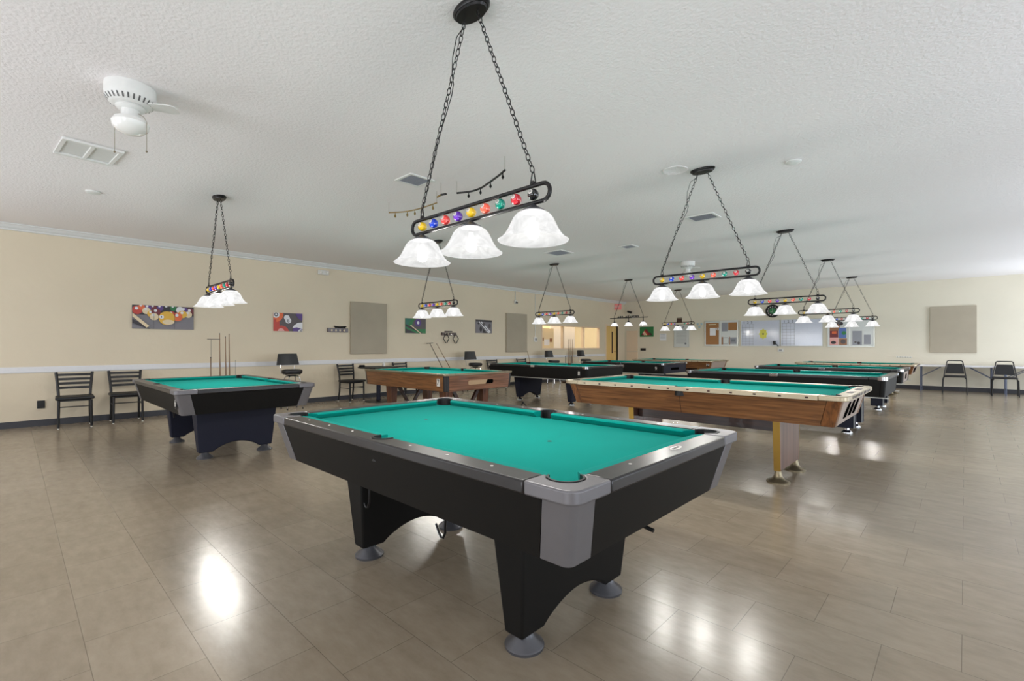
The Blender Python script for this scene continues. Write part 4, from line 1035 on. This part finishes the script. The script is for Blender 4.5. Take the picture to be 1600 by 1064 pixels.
sh = [('cork', rect(0.05, 0.53, 0.06, 0.87)), ('art_cream', rect(0.15, 0.43, 0.79, 0.83)), ('paper', rect(0.20, 0.42, 0.40, 0.68)), ('paper', circ(0.49, 0.64, 0.05)), ('cork', circ(0.49, 0.64, 0.025)),
      ('greypaper', rect(0.64, 0.85, 0.55, 0.87)), ('cork', rect(0.87, 1.17, 0.58, 0.87)), ('cork', rect(0.63, 0.69, 0.06, 0.34)), ('cork', rect(0.90, 0.94, 0.06, 0.34)), ('greypaper', rect(0.68, 0.88, 0.08, 0.32)), ('greypaper', rect(0.93, 1.16, 0.08, 0.32)), ('frosted', rect(0.70, 0.86, 0.10, 0.30)), ('text', rect(0.97, 1.12, 0.16, 0.26))]
t, F, w, h = flat('bulletin_board', 'glazed corkboard with papers, left of the whiteboards on the far wall', 'noticeboard', 'F', -7.18, -5.96, 1.25, 2.20, 0.02, 'frosted', sh, part='papers')
frame(t, F, w, h, 'bframe')
G().box(0.57, 0.60, -0.035, -0.021, 0.03, 0.92).build('mullion', 'bframe', t)
def whiteboard(label, x0, x1, flower):
    t, F, w, h = flat('whiteboard', label, 'whiteboard', 'F', x0, x1, 1.25, 2.16, 0.02, 'board', [])
    frame(t, F, w, h, 'bframe', 0.015, 0.026)
    g = G()
    for k in range(4): x = 0.05 + k * 0.12; g.box(x, x + 0.006, -0.0225, -0.0205, 0.02, 0.78)
    for k in range(8): z = 0.07 + k * 0.10; g.box(0.03, 0.43, -0.0225, -0.0205, z, z + 0.006)
    g.build('score_grid', 'text', t, smooth=False)
    g = G()
    for k, s in enumerate('123'): text_geo(g, s, 0.11, 0.0008, lambda v, k=k: (0.11 + k * 0.125 + v.x, -0.0215 - v.z, 0.84 + v.y))
    g.build('numerals', 'rubber', t, smooth=False)
    return t
whiteboard('left whiteboard on the far wall, with a score grid and a yellow flower cutout', -5.87, -4.60, True)
whiteboard('right whiteboard on the far wall, with a score grid at its left edge', -4.58, -3.35, False)
fl = [( (0.125 + 0.02 * math.cos(8 * q)) * math.cos(q), (0.165 + 0.02 * math.cos(8 * q)) * math.sin(q)) for q in [2 * PI * k / 48 for k in range(48)]]
t = thing('paper_flower', 'yellow paper flower with a dark centre on the left whiteboard', 'decoration', (-4.93 - 0.20, YF - 0.0275, 1.68))
G().prism(fl, 0.0, 0.003, 'y').build('petals', 'yellow', t); g = G().prism(circ(0, 0, 0.03), -0.003, 0.0, 'y'); g.build('centre', 'art_mid', t)
t = thing('marker_cup', 'black marker holder with a cord where the two whiteboards meet', 'holder', (-4.76, YF - 0.08, 1.30))
G().lathe([(0.035, 0), (0.045, 0.13), (0.04, 0.13), (0.03, 0.01)], 16).build('cup', 'rubber', t)
G().tube([(0.03, 0, 0.05), (0.08, 0, 0.0), (0.12, 0, -0.06)], 0.012, 6).build('cord', 'rubber', t)
flat('thermostat', 'small white box on the far wall below the seam of the whiteboards', 'thermostat', 'F', -4.67, -4.50, 1.06, 1.17, 0.03, 'white', [('text', rect(0.04, 0.13, 0.04, 0.07))])
sh = [('art_brown', rect(0.06, 0.33, 0.52, 0.84)), ('art_dark', circ(0.2, 0.75, 0.07)), ('art_blue', rect(0.30, 0.50, 0.28, 0.60)), ('art_maroon', rect(0.06, 0.29, 0.30, 0.52)), ('art_pink', rect(0.06, 0.29, 0.06, 0.30)), ('art_dark', circ(0.16, 0.14, 0.07, sy=0.7)), ('art_green', circ(0.44, 0.44, 0.06)), ('art_brown', rect(0.31, 0.52, 0.06, 0.27)), ('art_mid', circ(0.42, 0.17, 0.07)),
      ('art_orange', rect(0.12, 0.24, 0.42, 0.50)), ('greypaper', rect(0.66, 0.90, 0.06, 0.5)), ('art_mid', circ(0.74, 0.15, 0.03)), ('art_dark', circ(0.82, 0.12, 0.04)), ('frosted', rect(0.93, 1.14, 0.06, 0.50)), ('greypaper', rect(0.95, 1.12, 0.08, 0.38)), ('art_dark', circ(0.36, 0.74, 0.06)), ('art_mid', circ(0.30, 0.78, 0.06))]
t, F, w, h = flat('bulletin_board', 'glazed noticeboard with colour photographs, right of the whiteboards', 'noticeboard', 'F', -3.22, -2.0, 1.23, 2.14, 0.02, 'frosted', sh, part='photographs')
frame(t, F, w, h, 'bframe')
G().box(0.57, 0.60, -0.035, -0.021, 0.03, 0.88).build('mullion', 'bframe', t)
# clock
t = thing('wall_clock', 'round dark wall clock with a green face above the left whiteboard', 'clock', (-4.83, YF - 0.001, 2.47))
g = G().lathe([(0.225, 0.0), (0.225, 0.03), (0.20, 0.045), (0.185, 0.045), (0.18, 0.02)], 40, cap=False); g.xf(Matrix.Rotation(PI / 2, 4, 'X')); g.build('rim', 'rubber', t)
g = G().lathe([(0.183, 0.0), (0.183, 0.02)], 40); g.k = 1
g.lathe([(0.10, 0.02), (0.10, 0.0215)], 30); g.xf(Matrix.Rotation(PI / 2, 4, 'X')); g.k = 2
for k in range(12):
    q = k * PI / 6; c_, s_ = math.cos(q), math.sin(q); cx_, cz_ = 0.15 * c_, 0.15 * s_
    g.add([(cx_ - 0.012, -0.0218, cz_ - 0.016), (cx_ + 0.012, -0.0218, cz_ - 0.016), (cx_ + 0.012, -0.0218, cz_ + 0.016), (cx_ - 0.012, -0.0218, cz_ + 0.016)], [(0, 1, 2, 3)])
g.build('face', ['art_dark', 'art_green', 'pearl'], t, smooth=False)
G().box(-0.004, 0.004, -0.026, -0.023, -0.02, 0.12).build('minute_hand', 'pearl', t); G().box(-0.07, 0.01, -0.026, -0.023, -0.035, -0.027).build('hour_hand', 'pearl', t)
t = thing('coat_hook_rail', 'row of tiny hooks low on the far wall right of the noticeboard', 'hooks', (-1.49, YF - 0.001, 0.92))
G().box(0, 0.36, -0.01, 0, 0.0, 0.02).build('backplate', 'white', t)
for k in range(6): G().tube([(0.03 + 0.06 * k, -0.01, 0.01), (0.03 + 0.06 * k, -0.03, 0.0), (0.03 + 0.06 * k, -0.03, 0.02)], 0.005, 6).build('hook', 'text', t)

# ------------------------------------------------------------------ ceiling things
def fan(label, x, y):
    t = thing('ceiling_fan', label, 'ceiling fan', (x, y, HC - 0.001), 0, None)
    G().lathe([(0.15, 0), (0.152, -0.06), (0.146, -0.10), (0.125, -0.128), (0.10, -0.138), (0.02, -0.14)], 40).build('motor_housing', 'white', t)
    g = G()
    for k in range(28):
        q = 2 * PI * k / 28; c, s = math.cos(q), math.sin(q)
        p = lambda r, z, o: (r * c - o * s, r * s + o * c, z)
        g.add([p(0.1485, -0.098, -0.005), p(0.1485, -0.098, 0.005), p(0.129, -0.128, 0.005), p(0.129, -0.128, -0.005)], [(0, 1, 2, 3)])
    g.build('vent_slots', 'vent', t, smooth=False)
    G().lathe([(0.085, -0.14), (0.09, -0.15), (0.075, -0.165), (0.055, -0.168), (0.055, -0.21), (0.06, -0.225)], 30).build('light_fitter', 'white', t)
    G().lathe([(0.06, -0.222), (0.098, -0.235), (0.112, -0.262), (0.105, -0.295), (0.075, -0.325), (0.03, -0.342), (0.002, -0.345)], 36).build('globe', 'globe', t)
    for s in (-1, 1):
        g = G().tube([(s * 0.040, s * 0.038, -0.19), (s * 0.070, s * 0.066, -0.215), (s * 0.084, s * 0.080, -0.25), (s * 0.084, s * 0.080, -0.46)], 0.0018, 6); g.ball((s * 0.084, s * 0.080, -0.465), 0.007, 8, 6); g.build('pull_chain', 'antique', t)
    pts = [(0.10, -0.05), (0.24, -0.075), (0.285, -0.06), (0.30, 0.0), (0.285, 0.06), (0.24, 0.075), (0.10, 0.05)]
    g = G().prism(pts, -0.125, -0.118); g.xf(Matrix.Rotation(math.radians(62), 4, 'Z')); g.build('blade', 'white', t, bevel=0.002)
    return t
fan('white ceiling fan hub with a frosted globe and pull chains at upper left', -4.38, 0.60)
fan('distant small white ceiling fan hub behind the second hanging light', -4.48, 10.4)
def vent(label, x, y, s, s2=None, name='ceiling_vent', dark='vent'):
    s2 = s2 or s
    t = thing(name, label, 'vent', (x, y, HC - 0.001))
    g = G()
    for (x0, x1, y0, y1) in ((-s, s, -s2, -s2 + 0.03), (-s, s, s2 - 0.03, s2), (-s, -s + 0.03, -s2 + 0.03, s2 - 0.03), (s - 0.03, s, -s2 + 0.03, s2 - 0.03)): g.box(x0, x1, y0, y1, -0.012, 0)
    g.build('frame', 'white', t)
    g = G().box(-s + 0.03, s - 0.03, -s2 + 0.03, s2 - 0.03, -0.003, -0.001); g.k = 1
    k = -s + 0.045
    while k < s - 0.04:
        g.box(k, k + 0.008, -s2 + 0.03, s2 - 0.03, -0.010, -0.003); k += 0.026
    g.build('louvres', [dark, 'greypaper'], t, smooth=False)
    return t
vent('dark square ceiling vent left of the largest light\'s left chain', -4.5, 3.14, 0.16)
vent('pale ceiling vent above the light before the lit window', -5.92, 7.59, 0.22, dark='greypaper')
vent('louvred ceiling vent below the second largest light\'s canopy', -2.76, 6.93, 0.20, 0.17)
vent('small ceiling vent near the middle of the ceiling', -4.6, 8.03, 0.14, dark='greypaper')
t = thing('ceiling_speaker', 'flush round white ceiling speaker beside the second largest light\'s canopy', 'speaker', (-2.24, 4.88, HC - 0.001))
G().lathe([(0.13, 0), (0.13, -0.004), (0.12, -0.007), (0.115, -0.005)], 40).build('grille', 'ceiling', t)
for i, (x, y, l) in enumerate(((-1.26, 5.47, 'small white smoke detector at the right of the ceiling'), (-7.67, 0.69, 'small white smoke detector below the ceiling hatch at left'))):
    t = thing('smoke_detector', l, 'smoke detector', (x, y, HC - 0.001)); G().lathe([(0.07, 0), (0.072, -0.012), (0.06, -0.02), (0.03, -0.024)], 28).build('cover', 'white', t)
t = thing('ceiling_hatch', 'rectangular ceiling hatch with pale frame bars at upper left', 'hatch', (-6.1, 0.52, HC - 0.001), math.radians(4))
g = G()
for x0, x1, y0, y1 in ((-0.26, -0.215, -0.22, 0.22), (0.215, 0.26, -0.22, 0.22)): g.box(x0, x1, y0, y1, -0.025, 0)
g.box(-0.215, 0.215, -0.22, -0.185, -0.02, 0); g.box(-0.215, 0.215, 0.185, 0.22, -0.02, 0); g.box(-0.215, 0.215, -0.015, 0.015, -0.022, 0)
g.build('frame', 'white', t, bevel=0.003); G().box(-0.215, 0.215, -0.185, 0.185, -0.008, -0.001).build('door_panel', 'crown', t)
# decorative bulb garlands
def garland(label, pts, m, nb, r=0.008):
    t = thing('bulb_garland', label, 'garland', pts[0])
    P = [Vector(p) - Vector(pts[0]) for p in pts]
    fine = []
    n = len(P)
    for i in range(n - 1):
        for k in range(6):
            q = k / 6; p0, p1, p2, p3 = P[max(i - 1, 0)], P[i], P[i + 1], P[min(i + 2, n - 1)]
            fine.append(0.5 * ((2 * p1) + (p2 - p0) * q + (2 * p0 - 5 * p1 + 4 * p2 - p3) * q * q + (3 * p1 - p0 - 3 * p2 + p3) * q ** 3))
    fine.append(P[-1])
    G().tube(fine, r, 8).build('cord', m, t)
    for k in (0, -1): G().tube([tuple(fine[k]), tuple(fine[k] + Vector((0, 0, HC - 0.001 - pts[0][2] - fine[k].z)))], 0.0015, 5).build('hanger', 'antique', t)
    for k in range(nb):
        c = fine[int((k + 0.7) * (len(fine) - 1) / nb)]
        G().lathe([(0.004, c.z - 0.006), (0.006, c.z - 0.028), (0.013, c.z - 0.045), (0.014, c.z - 0.055), (0.003, c.z - 0.07)], 10, c.x, c.y).build('bulb', m if nb > 4 else 'iron', t)
garland('gold cord garland with small bulbs under the ceiling, left of the largest light', [(-5.43, 3.39, 3.0), (-5.27, 3.50, 3.0), (-5.08, 3.55, 3.0), (-4.92, 3.56, 3.0), (-4.64, 3.56, 3.0)], 'gold', 5)
garland('black cord garland with four bulbs under the ceiling, behind the largest light', [(-4.18, 3.49, 3.0), (-4.02, 3.56, 3.0), (-3.86, 3.56, 3.0), (-3.72, 3.52, 3.0), (-3.43, 3.42, 3.0), (-3.29, 3.36, 3.0)], 'iron', 4, 0.011)
t = thing('garland_clip', 'short gold and black clip between the two ceiling garlands', 'clip', (-4.36, 3.405, 3.0))
G().tube([(-0.07, 0, -0.01), (0, 0, 0.0)], 0.010, 8).build('gold_end', 'gold', t); G().tube([(0, 0, 0), (0.07, 0.02, 0.0)], 0.012, 8).build('black_end', 'iron', t)
G().tube([(0, 0, 0), (0, 0, HC - 0.001 - 3.0)], 0.0015, 5).build('hanger', 'antique', t)
place(sc_, True, -0.20, 17.10, 0, 'black stacking chair at the far wall, the left one under the grey panel')
place(sc_, False, 0.72, 17.05, 0, 'black stacking chair at the far wall, the right one')
